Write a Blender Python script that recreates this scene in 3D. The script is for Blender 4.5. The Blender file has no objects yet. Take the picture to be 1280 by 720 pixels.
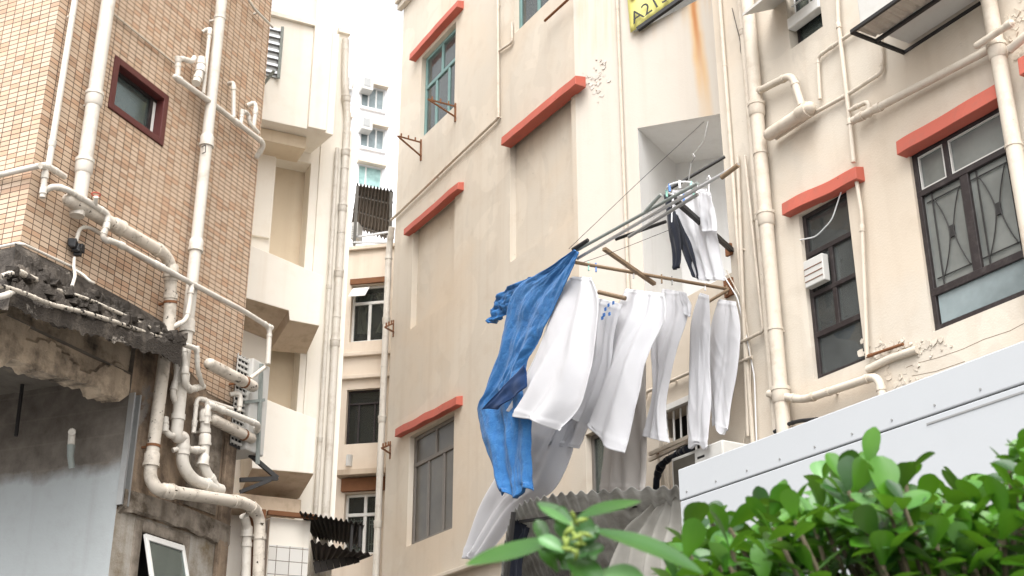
import bpy, bmesh, math, random
from mathutils import Vector as V, Matrix
from mathutils import noise as NZ
random.seed(7)
R = math.radians
scene = bpy.context.scene
COL = scene.collection

# ------------------------------------------------------------------ camera, sky, sun, exposure
F_PX = 1622.0
TILT = math.atan2(690, 1622)
CAM = V((0, 0, 1.6))
cd = bpy.data.cameras.new('camera'); cam = bpy.data.objects.new('camera', cd); COL.objects.link(cam)
cam.location = CAM; cam.rotation_euler = (math.pi/2 + TILT, 0, 0)
cd.sensor_width = 36; cd.lens = 36*F_PX/1280; cd.clip_start = .05; cd.clip_end = 3000
cd.dof.use_dof = True; cd.dof.focus_distance = 12.3; cd.dof.aperture_fstop = 7.0
scene.camera = cam
world = bpy.data.worlds.new('World'); scene.world = world; world.use_nodes = True
wt = world.node_tree; wt.nodes.clear()
sky = wt.nodes.new('ShaderNodeTexSky'); sky.sky_type = 'NISHITA'; sky.sun_disc = False
SUN_EL, SUN_AZ = 58, 186
sky.sun_elevation = R(SUN_EL); sky.sun_rotation = R(SUN_AZ); sky.air_density = 1.0; sky.dust_density = 4.0; sky.ozone_density = 1.0
hs = wt.nodes.new('ShaderNodeHueSaturation'); hs.inputs['Saturation'].default_value = .10; hs.inputs['Value'].default_value = 1.0
bg = wt.nodes.new('ShaderNodeBackground'); bg.inputs['Strength'].default_value = .15
wo = wt.nodes.new('ShaderNodeOutputWorld')
wt.links.new(sky.outputs[0], hs.inputs['Color']); wt.links.new(hs.outputs[0], bg.inputs[0]); wt.links.new(bg.outputs[0], wo.inputs[0])
sd = bpy.data.lights.new('sun', 'SUN'); sd.energy = 1.0; sd.angle = R(60); sd.color = (1, .965, .92)
sun = bpy.data.objects.new('sun', sd); COL.objects.link(sun)
sdir = V((math.sin(R(SUN_AZ))*math.cos(R(SUN_EL)), math.cos(R(SUN_AZ))*math.cos(R(SUN_EL)), math.sin(R(SUN_EL))))
sun.rotation_euler = sdir.to_track_quat('Z', 'Y').to_euler(); sun.location = (0, 0, 30)
scene.view_settings.view_transform = 'Standard'; scene.view_settings.look = 'None'
scene.view_settings.exposure = 1.55; scene.view_settings.gamma = 1; scene.view_settings.use_curve_mapping = False

# ------------------------------------------------------------------ photo ray -> wall plane
_fw = V((0, math.cos(TILT), math.sin(TILT))); _up = V((0, -math.sin(TILT), math.cos(TILT))); _rt = V((1, 0, 0))
def ray(px, py): return _fw*F_PX + _rt*(px-640) + _up*(360-py)
class Wall:
    def __init__(s, px, py, r, yaw):
        d = ray(px, py); h = V((d.x, d.y, 0)).normalized()
        s.o = h*r; a = R(yaw)
        s.e = V((math.sin(a), math.cos(a), 0)); s.n = V((-s.e.y, s.e.x, 0))
        if s.n.dot(s.o) > 0: s.n = -s.n
        if s.e.x*s.n.y - s.e.y*s.n.x > 0: s.e = -s.e
        s.rz = math.atan2(s.e.y, s.e.x)
    def P(s, u, z, n=0): return s.o + s.e*u + s.n*n + V((0, 0, z))
    def X(s, px, py, n=0):
        d = ray(px, py); k = (s.n.dot(s.o + s.n*n - CAM))/s.n.dot(d); return CAM + d*k
    def uz(s, px, py, n=0):
        p = s.X(px, py, n); return ((p-s.o).dot(s.e), p.z)
    def un(s, p): q = p-s.o; return (q.dot(s.e), p.z, q.dot(s.n))
def at(px, py, dist):
    return CAM + ray(px, py).normalized()*dist
M = Wall(722, 250, 14, -30.3)      # cream facade
PB = Wall(722, 250, 14, -58)       # its set-back bay
L = Wall(44, 190, 10, 23.3)        # tiled building, right face
LL = Wall(44, 190, 10, -66.7)      # tiled building, left face
S = Wall(370, 250, 15.5, 65)       # stair building
FW = Wall(460, 400, 19.5, -78)     # rear wing
T = Wall(460, 150, 75, 65)         # far white tower
_q = L.P(1.48, 0)
LL2 = Wall(44, 190, 10, -66.7); LL2.o = V((_q.x, _q.y, 0))   # corner porch wall
for w in (L, LL, LL2, S, M, PB, FW, T): pass

# ------------------------------------------------------------------ materials
def srgb(h):
    h = h.lstrip('#'); c = [int(h[i:i+2], 16)/255 for i in (0, 2, 4)]
    return tuple(x/12.92 if x <= .04045 else ((x+.055)/1.055)**2.4 for x in c)
class NT:
    def __init__(s, name):
        s.m = bpy.data.materials.new(name); s.m.use_nodes = True; s.t = s.m.node_tree; s.t.nodes.clear()
        s.out = s.t.nodes.new('ShaderNodeOutputMaterial')
        s.tc = s.t.nodes.new('ShaderNodeTexCoord')
    def n(s, typ, **k):
        x = s.t.nodes.new(typ)
        for a, b in k.items():
            if a.startswith('i_'): x.inputs[a[2:].replace('_', ' ')].default_value = b
            else: setattr(x, a, b)
        return x
    def l(s, a, b): s.t.links.new(a, b)
    def map(s, scale, src=None):
        m = s.n('ShaderNodeMapping'); m.inputs['Scale'].default_value = scale
        s.l(src or s.tc.outputs['Object'], m.inputs[0]); return m.outputs[0]
    def noise(s, scale, detail=4, rough=.6, vec=None, dist=0):
        x = s.n('ShaderNodeTexNoise'); x.inputs['Scale'].default_value = scale; x.inputs['Detail'].default_value = detail
        x.inputs['Roughness'].default_value = rough; x.inputs['Distortion'].default_value = dist
        s.l(vec or s.tc.outputs['Object'], x.inputs['Vector']); return x.outputs['Fac']
    def ramp(s, fac, stops, interp='LINEAR'):
        r = s.n('ShaderNodeValToRGB'); r.color_ramp.interpolation = interp
        e = r.color_ramp.elements
        while len(e) < len(stops): e.new(.5)
        for x, (p, c) in zip(e, stops):
            x.position = p; x.color = (c, c, c, 1) if isinstance(c, (int, float)) else (*c, 1)
        s.l(fac, r.inputs[0]); return r.outputs[0]
    def mix(s, fac, a, b, mode='MIX'):
        x = s.n('ShaderNodeMix', data_type='RGBA', blend_type=mode)
        for i, v in ((0, fac), (6, a), (7, b)):
            if isinstance(v, (int, float)): x.inputs[i].default_value = v
            elif isinstance(v, tuple): x.inputs[i].default_value = (*v, 1)
            else: s.l(v, x.inputs[i])
        return x.outputs[2]
    def math(s, op, a, b=0):
        x = s.n('ShaderNodeMath', operation=op)
        for i, v in ((0, a), (1, b)):
            if isinstance(v, (int, float)): x.inputs[i].default_value = v
            else: s.l(v, x.inputs[i])
        return x.outputs[0]
    def bump(s, h, strength, dist=.01):
        b = s.n('ShaderNodeBump'); b.inputs['Strength'].default_value = strength; b.inputs['Distance'].default_value = dist
        s.l(h, b.inputs['Height']); return b.outputs[0]
    def bsdf(s, color, rough=.7, bump=None, metal=0, spec=.5, **k):
        p = s.n('ShaderNodeBsdfPrincipled')
        for nm, v in (('Base Color', color), ('Roughness', rough)):
            if isinstance(v, tuple): p.inputs[nm].default_value = (*v, 1)
            elif isinstance(v, (int, float)): p.inputs[nm].default_value = v
            else: s.l(v, p.inputs[nm])
        p.inputs['Metallic'].default_value = metal; p.inputs['Specular IOR Level'].default_value = spec
        for a, b in k.items(): p.inputs[a].default_value = b
        if bump is not None: s.l(bump, p.inputs['Normal'])
        return p
    def done(s, p):
        s.l(p.outputs[0], s.out.inputs[0]); return s.m

def plaster(name, c, dark, stain=.5, streak=.5, bump=.25, blotch=None, spots=0, warm=None, lo=.52):
    t = NT(name)
    n1 = t.noise(.7, 5, .6); n2 = t.noise(3.5, 6, .65); n3 = t.noise(55, 3, .6)
    vs = t.map((5.5, 5.5, .22)); n4 = t.noise(1.0, 5, .6, vs)
    base = t.mix(t.ramp(n1, [(.35, 0), (.7, 1)]), c, tuple(x*.93 for x in c))
    if warm: base = t.mix(t.math('MULTIPLY', t.ramp(t.noise(.9, 3, .45, None, .9), [(.53, 0), (.545, 1)]), .55), base, tuple(x*1.09 for x in c)); base = t.mix(t.math('MULTIPLY', t.ramp(t.noise(1.4, 4, .5, t.map((1.3, 1.3, .8)), .7), [(.60, 0), (.62, 1)]), .5), base, tuple(x*.88 for x in c))
    if warm: base = t.mix(t.ramp(t.noise(.45, 4, .6, None, .5), [(.45, 0), (.62, 1)]), base, warm)
    base = t.mix(t.math('MULTIPLY', t.ramp(n2, [(lo, 0), (lo+.22, 1)]), stain), base, dark)
    base = t.mix(t.math('MULTIPLY', t.ramp(n4, [(lo, 0), (.78, 1)]), streak), base, dark)
    if blotch: base = t.mix(t.math('MULTIPLY', t.ramp(t.noise(1.7, 7, .7, None, .6), [(.60, 0), (.64, 1)]), .8), base, blotch)
    if spots: base = t.mix(t.math('MULTIPLY', t.ramp(t.noise(9, 5, .7), [(.68, 0), (.72, 1)]), spots), base, tuple(x*.35 for x in dark))
    h = t.mix(.25, t.mix(.5, n1, n2), n3)
    return t.done(t.bsdf(base, .85, t.bump(h, bump, .03), spec=.25))
def paint(name, c, dirt=(.12, .09, .06), amt=.35, rough=.5, scale=9, chips=0, spec=.4):
    t = NT(name)
    n1 = t.noise(scale, 6, .7); n2 = t.noise(scale*.2, 3, .5)
    col = t.mix(t.math('MULTIPLY', t.ramp(n1, [(.5, 0), (.75, 1)]), amt), c, dirt)
    col = t.mix(t.math('MULTIPLY', n2, .25), col, tuple(x*.75 for x in c))
    if chips: col = t.mix(t.ramp(t.noise(scale*2.2, 5, .75), [(.70-chips*.1, 0), (.72-chips*.1, 1)]), col, tuple(x*.4 for x in dirt))
    return t.done(t.bsdf(col, rough, t.bump(n1, .15, .01), spec=spec))
def tiles(name, c1, c2, c3, w=.1, h=.046, mortar=(.045, .027, .017), ms=.0038, bond=0.0):
    t = NT(name)
    sep = t.n('ShaderNodeSeparateXYZ'); t.l(t.tc.outputs['Object'], sep.inputs[0])
    nrm = t.n('ShaderNodeSeparateXYZ'); t.l(t.tc.outputs['Normal'], nrm.inputs[0])
    side = t.math('GREATER_THAN', t.math('ABSOLUTE', nrm.outputs[0]), .5)
    mx = t.n('ShaderNodeMix', data_type='FLOAT'); t.l(side, mx.inputs[0]); t.l(sep.outputs[0], mx.inputs[2]); t.l(sep.outputs[1], mx.inputs[3])
    cmb = t.n('ShaderNodeCombineXYZ'); t.l(mx.outputs[0], cmb.inputs[0]); t.l(sep.outputs[2], cmb.inputs[1])
    wob = t.n('ShaderNodeVectorMath', operation='SCALE'); wob.inputs['Scale'].default_value = .004
    nn = t.n('ShaderNodeTexNoise'); nn.inputs['Scale'].default_value = 2.5; t.l(cmb.outputs[0], nn.inputs['Vector']); t.l(nn.outputs['Color'], wob.inputs[0])
    ad = t.n('ShaderNodeVectorMath', operation='ADD'); t.l(cmb.outputs[0], ad.inputs[0]); t.l(wob.outputs[0], ad.inputs[1])
    b = t.n('ShaderNodeTexBrick', offset=bond, offset_frequency=2)
    for k, v in (('Scale', 1), ('Mortar Size', ms), ('Mortar Smooth', .05), ('Bias', 0), ('Brick Width', w), ('Row Height', h)): b.inputs[k].default_value = v
    b.inputs['Color1'].default_value = (0, 0, 0, 1); b.inputs['Color2'].default_value = (1, 1, 1, 1); b.inputs['Mortar'].default_value = (.5, .5, .5, 1)
    t.l(ad.outputs[0], b.inputs['Vector'])
    col = t.ramp(b.outputs['Color'], [(0, c1), (.35, tuple(x*.93 for x in c1)), (.58, c2), (.72, tuple(x*.9 for x in c2)), (.82, c3), (.93, tuple(x*.85 for x in c3))], 'CONSTANT')
    col = t.mix(t.math('MULTIPLY', t.noise(1.3, 5, .65), .2), col, tuple(x*.72 for x in c2))
    mort = t.mix(t.ramp(t.noise(1.7, 4, .6), [(.4, 0), (.65, 1)]), mortar, tuple(x*3.2 for x in mortar))
    col = t.mix(b.outputs['Fac'], col, mort)
    inv = t.math('SUBTRACT', 1, b.outputs['Fac'])
    rough = t.math('MULTIPLY_ADD', b.outputs['Fac'], .5); rough.node.inputs[2].default_value = .38
    return t.done(t.bsdf(col, rough, t.bump(inv, .6, .004), spec=.45))
def simple(name, c, rough=.5, metal=0, spec=.5, var=.2, scale=12, bump=.1):
    t = NT(name); n1 = t.noise(scale, 5, .65)
    col = t.mix(t.math('MULTIPLY', n1, var*2), c, tuple(x*.5 for x in c))
    return t.done(t.bsdf(col, rough, t.bump(n1, bump, .005), metal, spec))
def glass(name, tint, trans, haze=.25, rough=.06, refl=.6):
    t = NT(name)
    tr = t.n('ShaderNodeBsdfTransparent'); tr.inputs[0].default_value = (.82, .88, .86, 1)
    n1 = t.noise(2.2, 4, .6); c = t.mix(t.ramp(n1, [(.35, 0), (.7, 1)]), tint, tuple(x*.6 for x in tint))
    df = t.bsdf(c, .55, spec=.3)
    m1 = t.n('ShaderNodeMixShader'); m1.inputs[0].default_value = trans; t.l(df.outputs[0], m1.inputs[1]); t.l(tr.outputs[0], m1.inputs[2])
    gl = t.n('ShaderNodeBsdfGlossy'); gl.inputs['Roughness'].default_value = rough; gl.inputs['Color'].default_value = (.9, .93, .93, 1)
    bn = t.bump(t.noise(1.3, 2, .5), .04, .05); t.l(bn, gl.inputs['Normal'])
    fr = t.n('ShaderNodeFresnel'); fr.inputs[0].default_value = 1.5
    fac = t.math('MULTIPLY', fr.outputs[0], refl)
    m2 = t.n('ShaderNodeMixShader'); t.l(fac, m2.inputs[0]); t.l(m1.outputs[0], m2.inputs[1]); t.l(gl.outputs[0], m2.inputs[2])
    t.l(m2.outputs[0], t.out.inputs[0]); return t.m
def fabric(name, c, sub=.25, wr=0, fade=None, scale=6):
    t = NT(name); n1 = t.noise(scale, 6, .65, None, .8 if wr else 0); n2 = t.noise(350, 2, .5)
    col = t.mix(t.math('MULTIPLY', t.ramp(n1, [(.4, 0), (.65, 1)]), .6 if fade else .12), c, fade or tuple(x*.86 for x in c))
    bp = t.bump(t.mix(.12, n1, n2), .2 + wr, .02)
    p = t.bsdf(col, .9, bp, spec=.15); p.inputs['Sheen Weight'].default_value = .15
    tl = t.n('ShaderNodeBsdfTranslucent'); t.l(col, tl.inputs[0])
    m = t.n('ShaderNodeMixShader'); m.inputs[0].default_value = sub
    t.l(p.outputs[0], m.inputs[1]); t.l(tl.outputs[0], m.inputs[2]); t.l(m.outputs[0], t.out.inputs[0]); return t.m
def leafmat(name, c, c2, rough=.35):
    t = NT(name); n1 = t.noise(6, 2, .5); n2 = t.noise(60, 3, .5)
    col = t.mix(t.ramp(n1, [(.38, 0), (.62, 1)]), c, c2)
    p = t.bsdf(col, rough, t.bump(n2, .12, .003), spec=.5)
    tl = t.n('ShaderNodeBsdfTranslucent'); t.l(t.mix(.5, col, (.25, .5, .03)), tl.inputs[0])
    m = t.n('ShaderNodeMixShader'); m.inputs[0].default_value = .18
    t.l(p.outputs[0], m.inputs[1]); t.l(tl.outputs[0], m.inputs[2]); t.l(m.outputs[0], t.out.inputs[0]); return t.m

MT = {}
MT['cream'] = plaster('cream_plaster', (.565, .51, .432), (.43, .345, .26), .3, .32, .3, None, .5, warm=(.565, .485, .39))
MT['bay'] = plaster('pale_bay_plaster', (.545, .505, .455), (.42, .35, .28), .15, .25, .15)
MT['bay_in'] = plaster('grey_white_paint', (.80, .80, .79), (.55, .53, .50), .2, .3, .12)
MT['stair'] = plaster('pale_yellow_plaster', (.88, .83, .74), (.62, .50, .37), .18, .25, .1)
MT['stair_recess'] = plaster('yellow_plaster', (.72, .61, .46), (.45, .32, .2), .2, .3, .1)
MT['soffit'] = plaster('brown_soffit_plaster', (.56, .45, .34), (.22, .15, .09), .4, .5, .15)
MT['rear'] = plaster('peach_plaster', (.70, .60, .49), (.42, .30, .2), .2, .3, .12)
MT['tower'] = plaster('white_tower_paint', (.86, .86, .87), (.75, .74, .74), .1, .1, .05)
MT['tile'] = tiles('salmon_mosaic_tile', (.565, .43, .315), (.535, .38, .26), (.49, .315, .205))
MT['white_tile'] = tiles('white_wall_tile', (.72, .70, .66), (.70, .68, .63), (.66, .63, .58), .15, .15, (.12, .1, .08), .004)
MT['red'] = paint('red_lintel_paint', (.45, .105, .07), (.28, .11, .08), .6, .65, 7, .25)
MT['pipe'] = paint('cream_pipe_paint', (.64, .60, .535), (.26, .19, .125), .5, .45, 6, .12)
MT['pipe_old'] = paint('weathered_cream_pipe_paint', (.60, .54, .46), (.10, .07, .042), .75, .45, 7, .9)
MT['pipe_filthy'] = paint('filthy_conduit_paint', (.50, .45, .38), (.03, .024, .02), .95, .6, 9, 1.6)
MT['pipe_wall'] = paint('wall_coloured_pipe_paint', (.565, .50, .415), (.30, .21, .13), .5, .6, 7, .1)
MT['rust'] = simple('rusty_steel', (.23, .10, .045), .8, 0, .3, .4)
MT['steel'] = simple('dull_steel', (.38, .38, .37), .45, .6, .5, .3)
MT['alum'] = simple('pale_aluminium', (.62, .63, .64), .4, .7, .5, .15)
MT['dark'] = simple('dark_iron', (.03, .028, .027), .6, .2, .4, .3)
MT['bamboo'] = simple('tan_bamboo', (.26, .18, .11), .6, 0, .3, .35, 20)
MT['greypole'] = simple('grey_green_pole_paint', (.30, .33, .31), .55, .2, .4, .3, 15)
MT['frame_red'] = paint('oxblood_window_paint', (.10, .025, .022), (.05, .02, .02), .3, .5)
MT['frame_teal'] = paint('teal_window_paint', (.16, .27, .26), (.07, .12, .11), .4, .55)
MT['frame_black'] = paint('brown_black_window_paint', (.022, .016, .016), (.30, .27, .25), .12, .45, 14)
MT['frame_grey'] = paint('grey_brown_window_paint', (.16, .145, .13), (.07, .06, .05), .4, .55)
MT['frame_white'] = paint('white_window_paint', (.72, .71, .68), (.40, .36, .30), .25, .5)
MT['glass_dark'] = glass('dark_window_glass', (.05, .055, .052), .75)
MT['glass_green'] = glass('green_grey_window_glass', (.11, .135, .125), .6)
MT['glass_haze'] = glass('dusty_window_glass', (.20, .215, .205), .70, refl=1.0, rough=.03)
MT['glass_grille'] = glass('dusty_glass_room_light', (.245, .255, .24), .35, .25, .08, .5)  # pale tint paints a lighter room behind the grille, besides dust
MT['glass_frost'] = glass('frosted_lower_glass', (.30, .36, .37), .25, .25, .15)
MT['glass_brown'] = glass('brown_dusty_glass', (.13, .115, .095), .2, .25, .3, .45)
MT['glass_teal'] = glass('teal_reflecting_glass', (.35, .55, .52), .1)
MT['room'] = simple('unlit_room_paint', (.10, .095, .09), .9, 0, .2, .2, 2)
MT['curtain'] = fabric('cream_curtain_cloth', (.52, .46, .38), .2)
MT['concrete'] = plaster('stained_concrete', (.33, .285, .235), (.06, .045, .03), .95, .8, .9, None, .7, lo=.43)
MT['broken'] = plaster('broken_concrete', (.55, .44, .325), (.045, .036, .028), .95, .6, .9, (.27, .26, .24), .9, lo=.46)
MT['soot'] = plaster('sooty_mould_crust', (.042, .035, .029), (.24, .205, .17), .7, .35, 2.0, (.42, .38, .33), .5, lo=.53)
MT['brownrender'] = plaster('brown_worn_render', (.36, .27, .19), (.06, .042, .03), .9, .95, 1.0, (.24, .215, .19), .7, lo=.43)
MT['palerender'] = plaster('pale_stained_render', (.40, .375, .335), (.16, .115, .06), .85, .8, .8, (.28, .22, .14), .5, lo=.43)
MT['bluewall'] = plaster('blue_grey_plaster', (.52, .56, .58), (.34, .33, .31), .3, .35, .3, None, .15)
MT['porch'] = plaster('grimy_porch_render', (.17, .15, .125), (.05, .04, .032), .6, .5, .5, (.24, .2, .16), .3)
MT['ac'] = paint('off_white_casing', (.54, .53, .50), (.40, .33, .25), .25, .45)
MT['panel'] = paint('pale_grey_panel_paint', (.435, .45, .465), (.36, .37, .385), .15, .42, 3)
MT['white_cloth'] = fabric('white_cotton', (.71, .71, .73), .42)
MT['shade_cloth'] = fabric('thin_greyish_cotton', (.58, .55, .52), .4)
MT['denim'] = fabric('blue_denim', (.026, .118, .31), .05, .45, (.052, .18, .39), 17)
MT['blue_dark'] = fabric('dark_blue_cloth', (.01, .04, .13), .03)
MT['black_cloth'] = fabric('black_cotton', (.012, .014, .022), .05)
MT['poly'] = glass('milky_plastic_sheet', (.52, .49, .44), .30, .3, .25)
MT['corr'] = fabric('milky_corrugated_sheet', (.40, .395, .375), .5, 0, (.15, .14, .125), 3)  # grey sheet mottled with darker patches
MT['tray_sheet'] = paint('ribbed_tray_tin', (.42, .38, .32), (.15, .12, .09), .5, .5, 5)
MT['corr_dark'] = simple('sooty_corrugated_sheet', (.05, .042, .037), .7, 0, .3, .5, 5)
MT['corr_roof'] = simple('weathered_tin', (.20, .175, .15), .7, .1, .3, .5, 3)
MT['yellow'] = paint('yellow_banner_vinyl', (.62, .58, .17), (.45, .5, .28), .3, .45)
MT['leaf'] = leafmat('shrub_leaf', (.030, .130, .008), (.065, .19, .012))
MT['leaf_long'] = leafmat('long_leaf', (.014, .072, .006), (.028, .105, .010), .4)
MT['leaf_pale'] = leafmat('pale_leaf', (.085, .215, .065), (.13, .27, .09), .35)
MT['leaf_dark'] = leafmat('deep_leaf', (.010, .042, .010), (.018, .065, .014))
MT['stem'] = simple('woody_stem', (.10, .08, .045), .8)
MT['gstem'] = simple('green_stem', (.13, .22, .05), .6)
MT['bud'] = simple('yellow_green_bud', (.20, .27, .04), .6)
MT['asphalt'] = simple('paving', (.16, .155, .15), .9, 0, .3, .3, 3)
MT['black_plastic'] = simple('black_plastic', (.012, .012, .013), .5)
MT['white_plastic'] = simple('white_plastic', (.72, .72, .72), .45, 0, .5, .05)
MT['blue_plastic'] = simple('blue_plastic', (.05, .18, .5), .45)
MT['mint_plastic'] = simple('mint_plastic', (.3, .6, .5), .45)
MT['crackline'] = simple('crack_dirt', (.20, .145, .10), .9, 0, .1)  # brown tone of the hair cracks
MT['orange'] = simple('orange_rag', (.5, .13, .03), .8)

# ------------------------------------------------------------------ mesh helpers
def root_of(o):
    while o.parent: o = o.parent
    return o
def thing(name, label, cat, loc, rz=0, group=None):
    o = bpy.data.objects.new(name, None); COL.objects.link(o)
    o.location = loc; o.rotation_euler = (0, 0, rz); o['label'] = label; o['category'] = cat
    if group: o['group'] = group
    o.empty_display_size = .1
    return o
def tag(o, label, cat, group=None):
    o['label'] = label; o['category'] = cat
    if group: o['group'] = group
    return o
def mat_basis(o): return Matrix.Translation(o.location) @ o.rotation_euler.to_matrix().to_4x4()
def fillet(pts, rad, seg=6):
    out = [pts[0]]
    for i in range(1, len(pts)-1):
        a, b, c = pts[i-1], pts[i], pts[i+1]
        d1 = (a-b); d2 = (c-b); l = min(rad, d1.length*.48, d2.length*.48)
        p0 = b+d1.normalized()*l; p2 = b+d2.normalized()*l
        for k in range(seg+1):
            t = k/seg; out.append(p0*(1-t)**2 + b*2*t*(1-t) + p2*t*t)
    out.append(pts[-1]); return out
class B:
    def __init__(s): s.v = []; s.f = []
    def face(s, *p):
        i = len(s.v); s.v += [V(x) for x in p]; s.f.append(tuple(range(i, i+len(p))))
    def hexa(s, p):   # 8 points: bottom loop 4, top loop 4
        i = len(s.v); s.v += [V(x) for x in p]
        s.f += [tuple(i+k for k in q) for q in ((3, 2, 1, 0), (4, 5, 6, 7), (0, 1, 5, 4), (1, 2, 6, 5), (2, 3, 7, 6), (3, 0, 4, 7))]
    def box(s, w, u0, u1, z0, z1, n0, n1):
        s.hexa([w.P(u0, z0, n0), w.P(u1, z0, n0), w.P(u1, z0, n1), w.P(u0, z0, n1), w.P(u0, z1, n0), w.P(u1, z1, n0), w.P(u1, z1, n1), w.P(u0, z1, n1)])
        return s
    def bar(s, a, b, wd, ht, upv=V((0, 0, 1))):
        a = V(a); b = V(b); d = (b-a).normalized(); x = d.cross(upv)
        if x.length < 1e-3: x = V((1, 0, 0))
        x.normalize(); y = x.cross(d); x = x*wd/2; y = y*ht/2
        s.hexa([a-x-y, a+x-y, a+x+y, a-x+y, b-x-y, b+x-y, b+x+y, b-x+y]); return s
    def loft(s, la, lb, cap=True):
        i = len(s.v); n = len(la); s.v += [V(x) for x in la] + [V(x) for x in lb]
        for k in range(n): s.f.append((i+k, i+(k+1) % n, i+n+(k+1) % n, i+n+k))
        if cap: s.f += [tuple(range(i+n-1, i-1, -1)), tuple(range(i+n, i+2*n))]
        return s
    def prism(s, w, pts, n0, n1): return s.loft([w.P(u, z, n0) for u, z in pts], [w.P(u, z, n1) for u, z in pts])
    def tube(s, pts, r, seg=12, cap=True):
        pts = [V(p) for p in pts]; n = len(pts); rr = r if isinstance(r, (list, tuple)) else [r]*n
        t0 = (pts[1]-pts[0]).normalized(); x = t0.cross(V((0, 0, 1)))
        if x.length < .05: x = t0.cross(V((0, 1, 0)))
        x.normalize(); i = len(s.v)
        for k in range(n):
            if k == 0: t = t0
            elif k == n-1: t = (pts[k]-pts[k-1]).normalized()
            else: t = ((pts[k+1]-pts[k]).normalized()+(pts[k]-pts[k-1]).normalized())
            if t.length < 1e-6: t = t0
            t.normalize(); x = (x - t*x.dot(t)).normalized(); y = t.cross(x)
            for q in range(seg):
                a = 2*math.pi*q/seg; s.v.append(pts[k]+(x*math.cos(a)+y*math.sin(a))*rr[k])
        for k in range(n-1):
            for q in range(seg):
                a = i+k*seg+q; b = i+k*seg+(q+1) % seg; s.f.append((a, b, b+seg, a+seg))
        if cap: s.f += [tuple(i+q for q in range(seg-1, -1, -1)), tuple(i+(n-1)*seg+q for q in range(seg))]
        return s
    def grid(s, g, closed=False):
        i = len(s.v); m = len(g); n = len(g[0])
        for row in g: s.v += [V(p) for p in row]
        for a in range(m-1):
            for b in range(n-1): s.f.append((i+a*n+b, i+a*n+b+1, i+(a+1)*n+b+1, i+(a+1)*n+b))
        return s
    def slab(s, g, g2):   # closed sheet from two grids
        i = len(s.v); m = len(g); n = len(g[0]); o = m*n
        for row in g: s.v += [V(p) for p in row]
        for row in g2: s.v += [V(p) for p in row]
        for a in range(m-1):
            for b in range(n-1):
                q = (i+a*n+b, i+a*n+b+1, i+(a+1)*n+b+1, i+(a+1)*n+b); s.f.append(q); s.f.append(tuple(o+x for x in reversed(q)))
        rim = [a*n for a in range(m)] + [(m-1)*n+b for b in range(1, n)] + [a*n+n-1 for a in range(m-2, -1, -1)] + [b for b in range(n-2, 0, -1)]
        for k in range(len(rim)):
            a = i+rim[k]; b = i+rim[(k+1) % len(rim)]; s.f.append((a, b, b+o, a+o))
        return s
    def build(s, name, mat, parent=None, smooth=False, bevel=0, world=None, weld=False):
        me = bpy.data.meshes.new(name)
        rt = root_of(parent) if parent else None
        M4 = (mat_basis(rt) if rt else (world or Matrix.Identity(4)))
        inv = M4.inverted()
        me.from_pydata([inv @ p for p in s.v], [], s.f)
        bm = bmesh.new(); bm.from_mesh(me)
        if weld: bmesh.ops.remove_doubles(bm, verts=bm.verts, dist=1e-4)
        bmesh.ops.recalc_face_normals(bm, faces=bm.faces); bm.to_mesh(me); bm.free()
        me.materials.append(MT[mat] if isinstance(mat, str) else mat)
        if smooth:
            for p in me.polygons: p.use_smooth = True
        o = bpy.data.objects.new(name, me); COL.objects.link(o)
        if parent: o.parent = parent
        elif world is not None: o.matrix_basis = world
        if bevel:
            b = o.modifiers.new('bevel', 'BEVEL'); b.width = bevel; b.segments = 2; b.limit_method = 'ANGLE'
        if smooth == 'auto':
            for p in me.polygons: p.use_smooth = True
            es = o.modifiers.new('split', 'EDGE_SPLIT'); es.split_angle = R(40)
        return o
    def solo(s, name, label, cat, mat, rz=0, group=None, **k):
        lo = min(s.v, key=lambda p: p.z).z; c = sum(s.v, V((0, 0, 0)))/len(s.v)
        o = s.build(name, mat, world=Matrix.Translation((c.x, c.y, lo)) @ Matrix.Rotation(rz, 4, 'Z'), **k)
        o.rotation_euler = (0, 0, rz)
        return tag(o, label, cat, group)

def sheet(b, w, u0, u1, z0, z1, holes, n=0):
    """wall sheet with rectangular holes; hole = (u0,u1,z0,z1,depth)"""
    us = sorted({u0, u1, *[x for h in holes for x in h[:2]]}); zs = sorted({z0, z1, *[x for h in holes for x in h[2:4]]})
    us = [x for x in us if u0 <= x <= u1]; zs = [x for x in zs if z0 <= x <= z1]
    for i in range(len(us)-1):
        for j in range(len(zs)-1):
            cu = (us[i]+us[i+1])/2; cz = (zs[j]+zs[j+1])/2
            if any(h[0] < cu < h[1] and h[2] < cz < h[3] for h in holes): continue
            b.face(w.P(us[i], zs[j], n), w.P(us[i+1], zs[j], n), w.P(us[i+1], zs[j+1], n), w.P(us[i], zs[j+1], n))
    for (a, c, e, g, d) in [h[:5] for h in holes]:
        b.face(w.P(a, e, n), w.P(a, g, n), w.P(a, g, n-d), w.P(a, e, n-d)); b.face(w.P(c, e, n), w.P(c, g, n), w.P(c, g, n-d), w.P(c, e, n-d))
        b.face(w.P(a, e, n), w.P(c, e, n), w.P(c, e, n-d), w.P(a, e, n-d)); b.face(w.P(a, g, n), w.P(c, g, n), w.P(c, g, n-d), w.P(a, g, n-d))
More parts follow.
